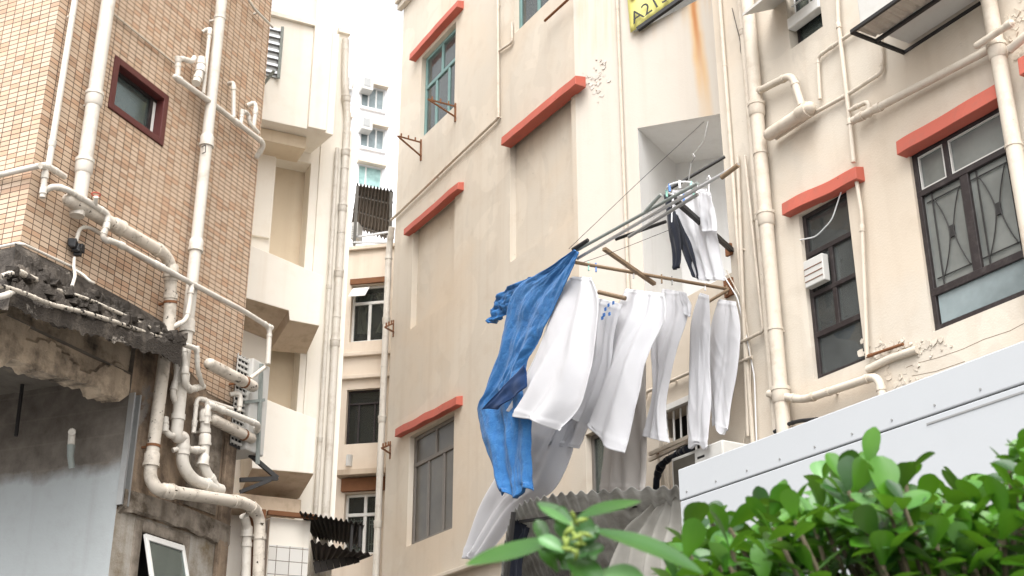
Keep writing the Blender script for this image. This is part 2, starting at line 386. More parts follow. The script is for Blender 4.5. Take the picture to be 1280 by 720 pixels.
def room(w, h, parent, n=0, depth=.9, mat='room', wall_t=.22):
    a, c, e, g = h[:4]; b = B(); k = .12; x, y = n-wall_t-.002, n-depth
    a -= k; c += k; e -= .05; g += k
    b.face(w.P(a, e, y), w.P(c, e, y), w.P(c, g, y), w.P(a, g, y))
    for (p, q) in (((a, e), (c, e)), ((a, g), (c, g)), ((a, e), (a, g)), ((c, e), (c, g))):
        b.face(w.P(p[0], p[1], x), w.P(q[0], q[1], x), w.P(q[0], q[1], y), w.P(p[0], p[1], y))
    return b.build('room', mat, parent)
def window(w, h, parent, mat, pane_mat, bars, n=-.10, t=.045, d=.05, border=.05, label=None, pane_label=None, name='window'):
    """bars: list of (x0,y0,x1,y1[,thick]) in 0..1 of the opening"""
    a, c, e, g = h[:4]; W_, H_ = c-a, g-e
    b = B()
    b.box(w, a+.002, a+border, e+.002, g-.002, n-d/2, n+d/2); b.box(w, c-border, c-.002, e+.002, g-.002, n-d/2, n+d/2)
    b.box(w, a+border, c-border, e+.002, e+border, n-d/2, n+d/2); b.box(w, a+border, c-border, g-border, g-.002, n-d/2, n+d/2)
    for br in bars:
        x0, y0, x1, y1 = br[:4]; th = br[4] if len(br) > 4 else t
        ua, ub, za, zb = a+x0*W_, a+x1*W_, e+y0*H_, e+y1*H_
        if abs(x0-x1) < 1e-6: b.box(w, ua-th/2, ub+th/2, za+.003, zb-.003, n-d/2+.003, n+d/2-.003)
        else: b.box(w, ua+.003, ub-.003, za-th/2, zb+th/2, n-d/2+.005, n+d/2+.002)
    o = b.build(name, mat, parent, bevel=.005)
    if label: o['label'] = label
    p = B(); p.box(w, a+.01, c-.01, e+.01, g-.01, n-.004, n+.004); q = p.build('pane', pane_mat, o)
    if pane_label: q['label'] = pane_label
    return o
def vpipe(u, z0, z1, n): return [('uz', u, z0, n), ('uz', u, z1, n)]
def wpts(w, pts, n):
    out = []
    for p in pts:
        if p[0] == 'uz': out.append(w.P(p[1], p[2], p[3] if len(p) > 3 else n))
        else: out.append(w.X(p[0], p[1], p[2] if len(p) > 2 else n))
    return out
def pipe(label, w, pts, r, mat='pipe', n=.08, collars=(), clamps=(), name='drain_pipe', cat='pipe', group=None, bend=3.0, elbows=True, seg=12, cap_ball=False, valve=None):
    P_ = wpts(w, pts, n); path = fillet(P_, r*bend) if len(P_) > 2 else P_
    b = B().tube(path, r, seg)
    if elbows and r > .014:
        for i in range(1, len(P_)-1):
            for q in (P_[i-1], P_[i+1]):
                d = q-P_[i]; l = min(r*bend, d.length*.48)
                if d.length > r*4 and (P_[i-1]-P_[i]).normalized().dot((P_[i+1]-P_[i]).normalized()) > -.985:
                    c0 = P_[i]+d.normalized()*l; b.tube([c0, c0+d.normalized()*r*.9], r*1.16, seg)
    if cap_ball:
        for e_, f_ in ((P_[0], P_[1]), (P_[-1], P_[-2])):
            d = (e_-f_).normalized(); b.tube([e_, e_+d*r*.4, e_+d*r*.7, e_+d*r*.85], [r, r*.92, r*.7, r*.3], seg)
    if not collars and not clamps and not valve:
        return b.solo(name, label, cat, mat, w.rz, group, smooth='auto')
    base = min(P_, key=lambda p: p.z)
    root = thing(name, label, cat, base, w.rz, group)
    b.build('tube', mat, root, smooth='auto')
    seglen = [(P_[i+1]-P_[i]).length for i in range(len(P_)-1)]; tot = sum(seglen)
    def atl(fr):
        x = fr*tot
        for i, s_ in enumerate(seglen):
            if x <= s_ or i == len(seglen)-1: return P_[i]+(P_[i+1]-P_[i]).normalized()*x, (P_[i+1]-P_[i]).normalized()
            x -= s_
    for fr in collars:
        c0, d = atl(fr); h = max(.03, r*1.1)
        B().tube([c0-d*h, c0-d*h*.75, c0+d*h*.55, c0+d*h*.56, c0+d*h], [r*1.03, r*1.2, r*1.2, r*1.3, r*1.3], seg).build('collar', mat, root, smooth='auto')
    for fr in clamps:
        c0, d = atl(fr); bb = B().tube([c0-d*.012, c0+d*.012], r*1.1, seg)
        un = w.un(c0); bb.bar(c0, w.P(un[0], un[1], 0), .018, .018); bb.build('bracket', 'rust' if mat == 'pipe_old' else mat, root)
    return root

# ================================================================== SETTING
g = B(); g.face((-400, -400, 0), (400, -400, 0), (400, 600, 0), (-400, 600, 0))
o = g.build('ground', 'asphalt'); o['kind'] = 'structure'

# ------------------------------------------------------------------ cream facade building (right)
bd = thing('cream_building', 'cream plastered tenement with red lintels carrying the laundry rack', 'building', M.P(0, 0, -3), M.rz)
uz = M.uz
ZL = 6.72                                       # top of the ledge below the set-back bay
UE = 2.70                                       # where the flush wall starts again
HM = {
 'w1': (-4.45, -3.28, 11.70, 13.22, .22), 'w4': (-4.45, -3.10, 5.31, 6.88, .22),
 'w2': (-1.50, .0-.02, 11.95, 13.3, .22),
 'w0': (.05, 1.02, 4.75, 5.75, .22), 'wS': (3.69, 4.31, 5.31, 6.92, .22), 'wR': (5.055, 6.03, 5.31, 6.92, .22),
 'wT': (3.80, 4.25, 8.67, 9.75, .22), 'wG': (M.uz(822, 512)[0], M.uz(872, 512)[0], 4.45, M.uz(845, 511)[1], .22)}
P3 = (-4.55, -3.20, 8.55, 10.20, .09); P2 = (-1.62, -.10, 8.5, 10.30, .09)
b = B()
left = [HM['w1'], HM['w4'], P2, P3, HM['w2']]
sheet(b, M, -5.22, 0, 0, 17, left)
sheet(b, M, 0, UE, 0, ZL, [HM['w0'], HM['wG']])
sheet(b, M, UE, 16, 0, 17, [HM['wS'], HM['wR'], HM['wT']])
for h in (P2, P3): b.face(M.P(h[0], h[2], -.09), M.P(h[1], h[2], -.09), M.P(h[1], h[3], -.09), M.P(h[0], h[3], -.09))
b.face(M.P(-5.22, 0, 0), M.P(-5.22, 17, 0), M.P(-5.22, 17, -6), M.P(-5.22, 0, -6))
b.face(M.P(16, 0, 0), M.P(16, 17, 0), M.P(16, 17, -6), M.P(16, 0, -6))
b.face(M.P(-5.22, 17, 0), M.P(16, 17, 0), M.P(16, 17, -6), M.P(-5.22, 17, -6))
b.face(M.P(0, ZL, 0), M.P(UE, ZL, 0), M.P(UE, ZL, -2.2), M.P(0, ZL, -2.2))
b.face(M.P(UE, ZL, 0), M.P(UE, 17, 0), M.P(UE, 17, -2.2), M.P(UE, ZL, -2.2))
b.build('wall', 'cream', bd)
# rust streak below the balcony: a real stain strip 2 mm proud
def baymat():
    t = NT('bay_plaster_with_rust')
    inv = mat_basis(bd).inverted(); p0 = inv @ PB.X(867, 3); p1 = inv @ PB.X(882, 139)
    n1 = t.noise(.7, 5, .6); n2 = t.noise(3.5, 6, .65); n3 = t.noise(55, 3, .6); n4 = t.noise(1, 5, .6, t.map((5.5, 5.5, .22)))
    c = (.545, .50, .44); d = (.42, .35, .28)
    base = t.mix(t.math('MULTIPLY', t.ramp(n2, [(.52, 0), (.8, 1)]), .15), c, d)
    base = t.mix(t.math('MULTIPLY', t.ramp(n4, [(.52, 0), (.78, 1)]), .25), base, d)
    sx = t.n('ShaderNodeSeparateXYZ'); t.l(t.tc.outputs['Object'], sx.inputs[0])
    k = (p1.x-p0.x)/(p1.z-p0.z)
    cx = t.math('MULTIPLY_ADD', t.math('SUBTRACT', sx.outputs[2], p0.z), k); cx.node.inputs[2].default_value = p0.x
    wob = t.math('MULTIPLY', t.math('SUBTRACT', t.noise(2.2, 3, .5, t.map((1, 1, .6))), .5), .10)
    dist = t.math('ABSOLUTE', t.math('ADD', t.math('SUBTRACT', sx.outputs[0], cx), wob))
    def rng(v, a, b_, c_=0, d_=1):
        m = t.n('ShaderNodeMapRange', interpolation_type='SMOOTHSTEP')
        for i, q in enumerate((a, b_, c_, d_)): m.inputs[i+1].default_value = q
        t.l(v, m.inputs[0]); return m.outputs[0]
    streak = t.math('MULTIPLY', rng(dist, .105, .02), t.math('MULTIPLY', rng(sx.outputs[2], p1.z-.05, p1.z+.6, .45, 1), rng(n4, .25, .6, .55, 1)))
    core = t.math('MULTIPLY', rng(dist, .05, .0), rng(sx.outputs[2], p1.z+.2, p0.z, 0, .9))
    base = t.mix(t.math('MULTIPLY', streak, .85), base, (.60, .36, .13))
    base = t.mix(core, base, (.42, .15, .04))
    drip = t.math('MULTIPLY', rng(sx.outputs[2], p0.z-.45, p0.z+.1, 0, .5), t.ramp(t.noise(1, 4, .6, t.map((9, 9, .5))), [(.48, 0), (.66, 1)]))
    base = t.mix(drip, base, (.55, .38, .2))
    return t.done(t.bsdf(base, .85, t.bump(t.mix(.3, n2, n3), .16, .03), spec=.25))
MT['bay_rust'] = baymat()
# bay wall with slanted niche opening
A_ = PB.uz(797, 160); Bq = PB.uz(902, 142); uE = 2.6; s_ = (Bq[1]-A_[1])/(Bq[0]-A_[0]); zR = A_[1]+s_*(uE-A_[0]); zTop = PB.uz(787, 43)[1]; zTr = PB.uz(870, 1)[1]; sT = (zTr-zTop)/(PB.uz(870, 1)[0]-PB.uz(787, 43)[0])
uO = PB.uz(788, 43)[0]
b = B(); Q = PB.P
b.face(Q(0, ZL-.05), Q(A_[0], ZL-.05), Q(A_[0], 17), Q(0, 17))
zt = lambda u: zTop+sT*(u-uO)
b.face(Q(A_[0], A_[1]), Q(uE, zR), Q(uE, zt(uE)), Q(A_[0], zt(A_[0])))
dn = 1.05
b.face(Q(A_[0], ZL-.05), Q(A_[0], A_[1]), Q(A_[0], A_[1], -.0), Q(A_[0], ZL-.05, 0))
# parapet thickness at the top opening, upper reveal
b.face(Q(A_[0], zt(A_[0])), Q(uE, zt(uE)), Q(uE, zt(uE), -.15), Q(A_[0], zt(A_[0]), -.15))
b.face(Q(A_[0], 12.4), Q(uE, 12.4), Q(uE, 17), Q(A_[0], 17))
b.build('bay_wall', 'bay_rust', bd)
b = B()
b.face(Q(A_[0], ZL-.05), Q(A_[0], A_[1]), Q(A_[0], A_[1], -dn), Q(A_[0], ZL-.05, -dn))
b.face(Q(A_[0], A_[1]), Q(uE, zR), Q(uE, zR, -dn), Q(A_[0], A_[1], -dn))
b.face(Q(A_[0], ZL-.05, -dn), Q(uE, ZL-.05, -dn), Q(uE, zR, -dn), Q(A_[0], A_[1], -dn))
b.face(Q(uE, ZL-.05, 0), Q(uE, zR, 0), Q(uE, zR, -dn), Q(uE, ZL-.05, -dn))
# balcony interior above
b.face(Q(A_[0], zt(A_[0])-1, -1.3), Q(uE, zt(uE)-1, -1.3), Q(uE, 12.4, -1.3), Q(A_[0], 12.4, -1.3))
b.face(Q(A_[0], 12.4, 0), Q(uE, 12.4, 0), Q(uE, 12.4, -1.3), Q(A_[0], 12.4, -1.3))
b.face(Q(A_[0], zt(A_[0])-1, 0), Q(A_[0], 12.4, 0), Q(A_[0], 12.4, -1.3), Q(A_[0], zt(A_[0])-1, -1.3))
b.build('niche', 'bay_in', bd)
# lintels
def lintel(u0, u1, zt_, zb, dep, slope=0, lab=None):
    b = B(); k = 14; ga = []
    for i in range(k+1):
        u = u0+(u1-u0)*i/k; j = .012*NZ.noise(V((u*3, zt_, 1))); j2 = .012*NZ.noise(V((u*3, zt_, 7))); s2 = slope*(i/k-.5)
        ga.append([M.P(u, zb+s2+j, -.02), M.P(u, zb+s2+j, dep+j2), M.P(u, zt_+s2+j2, dep*.93+j), M.P(u, zt_+s2+j2+.03, -.02)])
    for i in range(k):
        a, c = ga[i], ga[i+1]
        for q in range(4): b.face(a[q], a[(q+1) % 4], c[(q+1) % 4], c[q])
    b.face(*ga[0]); b.face(*reversed(ga[-1]))
    o = b.build('lintel', 'red', bd, bevel=.006, weld=True)
    return o
for (pa, pb, dep, th) in (((511, 75), (571, 8), .12, .12), ((626, 182), (719, 105), .14, .13), ((504, 294), (572, 236), .10, .11), ((493, 546), (570, 506), .10, .12),
                          ((977, 269), (1071, 224), .10, .125), ((1121, 194), (1250, 120), .11, .13)):
    a_ = M.uz(*pa, dep); c_ = M.uz(*pb, dep); zm_ = (a_[1]+c_[1])/2
    lintel(a_[0], c_[0], zm_+th, zm_, dep, c_[1]-a_[1])
lintel(6.32, 7.8, 7.10, 6.95, .14)
# cornice band at the top-left, sill rail
b = B(); b.box(M, -5.30, 6, 14.62, 14.72, 0, .09); b.box(M, -5.30, 6, 14.73, 14.80, 0, .14); b.build('cornice', 'cream', bd, bevel=.01)
b = B(); b.box(M, -5.22, 2.6, 4.78-.09, 4.78-.03, 0, .09); b.build('band_course', 'cream', bd, bevel=.012)
# windows
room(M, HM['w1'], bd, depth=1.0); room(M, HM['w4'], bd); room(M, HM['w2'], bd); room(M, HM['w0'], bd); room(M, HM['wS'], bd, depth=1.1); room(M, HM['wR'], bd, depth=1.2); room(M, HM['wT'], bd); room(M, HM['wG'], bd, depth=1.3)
w_ = window(M, HM['w1'], bd, 'frame_teal', 'glass_haze', [(0, .62, 1, .62), (.34, 0, .34, .62), (.70, 0, .70, .62), (.5, .62, .5, 1)], t=.06, border=.06, label='teal window frame of six lights under the top red lintel')
def curtain_sheet(w, u0, u1, z0, z1, n, parent, mat='curtain', k=9, amp=.03, name='curtain', pinch=0):
    g1 = []
    for j in range(9):
        zf = j/8; row = []
        for i in range(41):
            s = i/40; pz = 1-pinch*(1-abs(2*zf-.9))*.7
            u = u0+(u1-u0)*(s*pz)
            row.append(w.P(u, z0+(z1-z0)*zf, n+amp*math.sin(s*k*6.283)+.01*math.sin(zf*5+s*9)))
        g1.append(row)
    return B().grid(g1).build(name, mat, parent, smooth=True)
curtain_sheet(M, -4.4, -3.9, 11.75, 13.0, -.22, w_); curtain_sheet(M, -3.75, -3.3, 12.3, 13.15, -.24, w_)
B().box(M, -4.2, -3.34, 11.72, 12.25, -.30, -.28).build('white_board', 'white_plastic', w_)
window(M, HM['w2'], bd, 'frame_teal', 'glass_haze', [(.35, 0, .35, 1), (.7, 0, .7, 1)], t=.06, border=.06)
window(M, HM['w4'], bd, 'frame_grey', 'glass_brown', [(0, .73, 1, .73), (.34, 0, .34, .73), (.68, 0, .68, .73), (.5, .73, .5, 1)], t=.055, border=.06, label='grey brown window frame with dusty panes under the lowest lintel')
w_ = window(M, HM['w0'], bd, 'frame_grey', 'glass_green', [(.33, 0, .33, 1), (.66, 0, .66, 1)], t=.05, border=.05)
# small black window
h = HM['wS']
w_ = window(M, h, bd, 'frame_black', 'glass_haze', [(0, .745, 1, .745, .05), (0, .26, 1, .26, .055), (.5, .26, .5, .745, .05), (0, .50, 1, .50, .045)], t=.05, border=.045, n=-.07, d=.06, label='black framed narrow window with a small extractor box')
x0_, z1_ = M.uz(1004, 328, .04); x1_, z0_ = M.uz(1031, 349, .04); b = B(); b.box(M, x0_, x1_, z0_, z1_, -.03, .045); b.build('extractor_box', 'ac', w_, bevel=.008)
b = B()
for k in range(3): b.box(M, x0_+.01, x1_-.01, z0_+.05+k*.06, z0_+.056+k*.06, .045, .05)
b.build('louvre', 'rust', w_)
curtain_sheet(M, 4.03, 4.30, 6.10, 6.85, -.17, w_, 'curtain', 3, .015)  # added pale curtain, stands in for a reflection in this pane
B().box(M, h[0]+.03, h[1]-.03, 5.34, 5.37, -.42, -.14).build('shelf', 'white_plastic', w_)
for (uu, zz) in ((4.02, 5.40), (4.12, 5.42)):
    c0 = M.P(uu, zz-.03, -.19); B().tube([c0, c0+V((0, 0, .13)), c0+V((0, 0, .17)), c0+V((0, 0, .2))], [.036, .036, .016, .015], 14).build('bottle', 'white_plastic', w_, smooth='auto')
b = B(); ring = [M.P(4.13+.1*math.cos(a), 5.95+.1*math.sin(a), -.35) for a in [k*.3927 for k in range(17)]]; b.tube(ring, .008, 6, False); ring = [M.P(4.13+.05*math.cos(a), 5.95+.05*math.sin(a), -.35) for a in [k*.3927 for k in range(17)]]; b.tube(ring, .006, 6, False)
for k in range(4): a = k*math.pi/4; b.bar(M.P(4.13-.1*math.cos(a), 5.95-.1*math.sin(a), -.35), M.P(4.13+.1*math.cos(a), 5.95+.1*math.sin(a), -.35), .008, .008)
b.build('fan', 'dark', w_)
# big black window with grilles behind
h = HM['wR']; W_ = h[1]-h[0]; H_ = h[3]-h[2]
w_ = window(M, h, bd, 'frame_black', 'glass_grille', [(0, .755, 1, .755, .055), (0, .205, 1, .205, .065), (.5, .205, .5, .755, .085), (.36, .755, .36, 1, .05)], t=.05, border=.05, n=-.06, d=.07, label='black framed double window with iron grilles behind its glass')
for k in range(2):
    b = B(); u0 = h[0]+.14+k*.46; u1 = u0+.30; z0 = h[2]+.44; z1 = h[2]+1.12; nn = -.045
    for uu in (u0, u1): b.bar(M.P(uu, h[2]+.30, nn), M.P(uu, h[3]-.4, nn), .010, .010)
    for zz in (z0, z1): b.bar(M.P(u0-.06, zz, nn), M.P(u1+.06, zz, nn), .008, .008)
    um = (u0+u1)/2
    for sg in (-1, 1):
        pts = [M.P(um+sg*(.02+.11*abs(2*t_-1)**1.5), z0+(z1-z0)*t_, nn+.004) for t_ in [i/12 for i in range(13)]]; b.tube(pts, .005, 6)
    b.box(M, um-.025, um+.025, (z0+z1)/2-.05, (z0+z1)/2+.05, nn-.006, nn+.006)
    b.build('grille', 'dark', w_)
for (ua, ub) in ((h[0]+.055, h[0]+.36*W_-.03), (h[0]+.36*W_+.03, h[1]-.055)):
    b = B(); za, zb = h[2]+.755*H_+.032, h[3]-.055
    b.box(M, ua, ua+.012, za, zb, -.055, -.035); b.box(M, ub-.012, ub, za, zb, -.055, -.035); b.box(M, ua+.012, ub-.012, za, za+.012, -.055, -.035); b.box(M, ua+.012, ub-.012, zb-.012, zb, -.055, -.035); b.build('putty', 'ac', w_)
b = B(); b.box(M, h[0]+.06, h[1]-.06, h[2]+.06, h[2]+.30, -.052, -.046); b.build('lower_pane', 'glass_frost', w_)
curtain_sheet(M, h[0]-.05, h[1]+.05, h[2]+.02, h[3]+.05, -.36, w_, 'curtain', 6, .02)  # added pale curtain, lightens the background behind the grilles
# small top window with white grille
h = HM['wT']
w_ = window(M, h, bd, 'frame_black', 'glass_green', [(0, .28, 1, .28, .05)], t=.05, border=.03, n=-.13, label='small window with white iron grille at the top right')
b = B()
for k in range(5): zz = h[2]+.36+k*.14; b.bar(M.P(h[0]+.02, zz, -.05), M.P(h[1]-.02, zz, -.05), .014, .014)
for k in range(4): uu = h[0]+.07+k*.1; b.bar(M.P(uu, h[2]+.36+.14*(k % 2), -.045), M.P(uu, h[2]+.36+.14*(k % 2)+.28, -.045), .014, .014)
b.build('grille', 'frame_white', w_)
B().box(M, h[0]+.005, h[1]-.005, h[2]+.22, h[2]+.34, -.08, .02).build('transom', 'frame_white', w_, bevel=.01)
b = B(); b.hexa([M.P(3.62, 9.02, .42), M.P(4.3, 9.02, .42), M.P(4.3, 9.25, .0), M.P(3.62, 9.25, 0), M.P(3.62, 9.05, .42), M.P(4.3, 9.05, .42), M.P(4.3, 9.28, .0), M.P(3.62, 9.28, 0)]); b.build('window_hood', 'ac', w_)
# opening with pale grille bars below the washing
h = HM['wG']; b = B()
for k in range(5): uu = h[0]+.08+k*.115; b.tube([M.P(uu, h[2], -.03), M.P(uu+.03, h[3], -.03)], .011, 8)
b.box(M, h[0]-.03, h[1]+.03, h[3]+.0, h[3]+.06, -.01, .05)
o = b.build('window', 'frame_white', bd); o['label'] = 'dark opening with leaning white bars below the washing'
# peeled patches of render: raised flakes
def flakes(w, pxs, n_, seed, parent, mat, sz=(.015, .05), name='flaking_paint'):
    rr = random.Random(seed); b = B()
    for (px, py, sx, sy, cnt) in pxs:
        for i in range(cnt):
            x = px+rr.gauss(0, sx); y = py+rr.gauss(0, sy); c0 = w.X(x, y, n_); k = rr.randint(5, 7); r_ = rr.uniform(*sz); a0 = rr.random()*6
            up_ = V((0, 0, 1)); ring = [c0+(w.e*math.cos(a0+6.283*j/k)+up_*math.sin(a0+6.283*j/k))*r_*rr.uniform(.5, 1.2) for j in range(k)]
            til = rr.uniform(.002, .012); ring2 = [p+w.n*(til*(.3+rr.random())) for p in ring]
            b.loft(ring, ring2)
    o = b.build(name, mat, parent); o['kind'] = 'stuff'; return o
for i_, f_ in enumerate([(738, 100, 7, 5, 22), (750, 86, 5, 9, 18), (745, 116, 4, 5, 8)]): flakes(PB, [f_], .001, 3+i_, bd, 'bay', (.008, .032))
for i_, f_ in enumerate([(1100, 440, 12, 7, 40), (1150, 432, 22, 6, 40), (1130, 470, 18, 6, 20), (1270, 25, 6, 9, 30), (1268, 60, 8, 9, 20)]): flakes(M, [f_], .001, 8+i_, bd, 'cream', (.01, .04))
# hair cracks: thin dark grooves
b = B()
for pts in ([(1128, 462), (1145, 455), (1172, 447), (1204, 437), (1230, 424), (1262, 414), (1282, 404)], [(1140, 470), (1170, 465), (1206, 452)]):
    B().tube([M.X(x, y+random.uniform(-1, 1), .0) for x, y in pts], .0022, 5).build('crack', 'crackline', bd)

# ------------------------------------------------------------------ pipes on the cream facade
GP = 'pipes on the cream facade'
pipe('thin conduit dropping left of the facade, then slanting down to its far corner', M, [(622, -60), (623, 147), (566, 201), (489, 275)], .022, 'pipe_wall', .04, clamps=(.15, .45, .75), name='conduit', group=GP)
pipe('short conduit stub cranked beside the slanting conduit', M, [(622, 65), (640, 53), (640, 28)], .018, 'pipe_wall', .035, name='conduit', group=GP)
pipe('rusty handrail pipe under the cut-off top window', M, [(681, 26, .1), (716, -6, .1)], .018, 'rust', .1, name='conduit', group=GP)
u_ = PB.uz(777, 100)[0]
pipe('long thin downpipe on the pale bay left of the niche', PB, vpipe(u_, 6.6, 14, .035), .022, 'pipe_wall', clamps=(.1, .35, .62), name='conduit', group=GP)
pipe('thin downpipe hugging the edge right of the niche', M, vpipe(2.86, 3, 13, .03), .022, 'pipe_wall', clamps=(.38, .6), name='conduit', group=GP)
pipe('slim downpipe just left of the thick stack', M, vpipe(3.20, 3, 13, .05), .035, 'pipe_wall', collars=(.41, .62), name='drain_pipe', group=GP)
pipe('thick cream soil stack between the niche and the narrow window', M, vpipe(3.36, 0, 14, .10), .068, 'pipe_wall', collars=(.375, .5, .585), clamps=(.42, .55), group=GP)
pipe('elbowed feed pipe looping over the slanted trap', M, [(945, 175, .06), (940, 118, .10), (990, 93, .10), (1002, 132, .10)], .036, 'pipe_wall', .1, group=GP)
pipe('fat slanted trap pipe joining the thick stack', M, [(962, 168), (1012, 135)], .062, 'pipe_wall', .12, cap_ball=True, collars=(.85,), group=GP)
pipe('thin squared pipe loop right of the slanted trap', M, [(1025, 124), (1022, 71), (1062, 43), (1090, 28)], .018, 'pipe_wall', .04, collars=(.55,), group=GP)
pipe('thin pipe stepping under the air conditioner tray', M, [(1102, 50), (1103, 90), (1060, 118), (1020, 140), (970, 173)], .019, 'pipe_wall', .04, collars=(.45,), group=GP)
pipe('thin downpipe ending on the short red lintel', M, [(1045, -40), (1048, 30), (1062, 150), (1067, 203)], .021, 'pipe_wall', .05, collars=(.3, .8), group=GP)
pipe('thin rusty ended downpipe right of the narrow window', M, [(1070, 222), (1077, 266), (1084, 447)], .018, 'pipe_wall', .05, collars=(.3,), group=GP)
pipe('long sloping waste pipe above the big window', M, [(1066, 151), (1236, 62)], .034, 'pipe_wall', .09, collars=(.06, .2), group=GP)
pipe('short cross pipe with open end at the right stack', M, [(1221, 57), (1264, 29)], .028, 'pipe_wall', .22, cap_ball=True, collars=(.93,), group=GP)
pipe('thick stack pipe right of the big window', M, vpipe(6.14, 0, 14, .10), .062, 'pipe_wall', collars=(.38, .52, .56), clamps=(.46,), group=GP)
pipe('branch pipe meeting the right stack at the frame edge', M, [(1262, 62), (1300, 30)], .035, 'pipe_wall', .1, group=GP)
pipe('pair of valve stubs at the start of the sloping waste pipe', M, [(1062, 138), (1086, 126), (1087, 146)], .020, 'pipe_wall', .07, collars=(.2, .85), group=GP)
pipe('bent waste pipe under the narrow window', M, [(961, 492), (1004, 500), (1098, 469), (1104, 500)], .036, 'pipe_wall', .10, collars=(.06,), clamps=(.5,), group=GP)
pipe('crusted pipe stub buried in flaking render', M, [(1085, 462), (1112, 448), (1147, 437)], .034, 'cream', .02, name='pipe_stub', group=GP)
pipe('orange rusted pipe end below the narrow window', M, [(1083, 446), (1100, 440), (1129, 430)], .013, 'rust', .05, collars=(.08,), name='pipe_stub', group=GP)
pipe('black cable loop lying over the grey container top', M, [(968, 540), (985, 530), (1000, 526), (1022, 524)], .018, 'black_plastic', .1, name='cable', cat='cable')
pipe('thin pipe left of the niche edge running down past the washing', M, [(922, 195), (935, 545)], .018, 'pipe_wall', .04, clamps=(.35, .8), group=GP)
pipe('thin cranked pipe beside the thick stack, foot turned left', M, [(931, 195), (954, 414), (926, 428), (912, 434)], .016, 'pipe_wall', .05, clamps=(.3, .6), group=GP)
pipe('thin pipe wandering behind the washing', M, [(806, 500), (808, 490), (866, 464), (905, 440)], .018, 'pipe_wall', .05, clamps=(.4,), group=GP)
pipe('loose white cable hanging along the facade edge', M, [(905, 345), (922, 372), (935, 430), (943, 470), (946, 560)], .007, 'white_plastic', .03, name='cable', cat='cable', bend=10)
pipe('second loose cable hanging beside the first one', M, [(908, 338), (930, 380), (938, 440), (938, 500), (928, 560)], .006, 'pipe_wall', .03, name='cable', cat='cable', bend=10)
pipe('white cord drooping across the narrow window', M, [(1000, 300, .0), (1020, 296, .0), (1040, 275, .02), (1052, 238, .02)], .006, 'white_plastic', .02, name='cable', cat='cable', bend=10)
pipe('thin dark wire hanging near the top of the facade', M, [(915, 10), (925, 50), (926, 66), (929, 72)], .004, 'dark', .02, name='cable', cat='cable', bend=10)
pipe('thin horizontal pipe crossing to the cable bundle', M, [(905, 462), (940, 446)], .016, 'pipe_wall', .05, group=GP)
pipe('drain pipe standing at the far left corner of the facade', M, [('uz', -5.38, 0, .02), ('uz', -5.38, 10.2, .02), ('uz', -5.22, 10.5, .06)], .05, 'pipe', collars=(.55, .7, .85), clamps=(.62, .78), group=GP)

# wall brackets for clothes rods (left part of the facade)
def bracket(label, pts):
    P_ = [M.X(*pts[0][:2], pts[0][2]), M.X(*pts[1][:2], pts[1][2]), M.X(*pts[2][:2], pts[2][2])]
    root = thing('clothes_bracket', label, 'bracket', M.X(pts[2][0], pts[2][1], 0), M.rz, 'rusty clothes brackets')
    b = B(); b.bar(P_[0], P_[1], .02, .02); b.bar(P_[0], P_[2], .02, .02); b.bar(P_[1]+V((0, 0, .05)), P_[2]-V((0, 0, .08)), .02, .03); b.build('frame', 'rust', root)
    for k in range(3): p = P_[0].lerp(P_[1], .15+.3*k); B().tube([p, p+V((0, 0, .06))], .012, 6).build('hook', 'rust', root)
bracket('rusty triangular clothes bracket at the facade corner', [(497, 170, .75), (526, 178, .01), (526, 195, .01)])
bracket('rusty triangular clothes bracket in front of the teal window', [(535, 124, .7), (569, 133, .01), (569, 146, .01)])
bracket('small dark bracket sticking out at the facade corner, upper one', [(481, 409, .35), (492, 404, .0), (492, 415, .0)])
bracket('small dark bracket sticking out at the facade corner, lower one', [(477, 560, .35), (488, 556, .0), (488, 567, .0)])

# yellow banner on the balcony
ban = thing('banner', 'yellow banner with black digits hung on the balcony parapet', 'banner', PB.X(788, 42, .05), PB.rz)
g1 = []; g2 = []
for j in range(12):
    t_ = j/11; rowa = []; rowb = []
    for i in range(12):
        s = i/11; xb = 788+s*62; yb = 41-s*44; xt = 780+s*80; yt = -46-s*40
        x = xb+(xt-xb)*t_; y = yb+(yt-yb)*t_; nn = .06+.03*math.sin(s*9+t_*3)*(.3+t_)
        p = PB.X(x, y, nn); rowa.append(p); rowb.append(p-PB.n*.004)
    g1.append(rowa); g2.append(rowb)
B().slab(g1, g2).build('sheet', 'yellow', ban, smooth=True)
def text_part(txt, size, org, ex, ey, mat, parent, name='lettering', ext=.0015):
    cu = bpy.data.curves.new('txt', 'FONT'); cu.body = txt; cu.size = size; cu.extrude = ext
    to = bpy.data.objects.new('txt', cu); COL.objects.link(to); dg = bpy.context.evaluated_depsgraph_get()
    me = bpy.data.meshes.new_from_object(to.evaluated_get(dg)); bpy.data.objects.remove(to)
    b = B(); ez = ex.cross(ey)
    b.v = [org+ex*v.co.x+ey*v.co.y+ez*v.co.z for v in me.vertices]; b.f = [tuple(p.vertices) for p in me.polygons]
    return b.build(name, mat, parent)
o1 = PB.X(792, 33, .105); ex = (PB.X(838, 0, .105)-o1).normalized(); ey = (V((0, 0, 1))-ex*ex.z).normalized()
text_part('A2135', .25, o1+V((0, 0, .03)), ex, ey, 'black_plastic', ban)
o2 = PB.X(789, 6, .105); text_part('•', .3, o2, ex, ey, 'red', ban, 'red_print')
b = B(); b.bar(PB.X(797, 37, .07), PB.X(856, -5, .07), .05, .05); b.build('rail', 'black_plastic', ban)

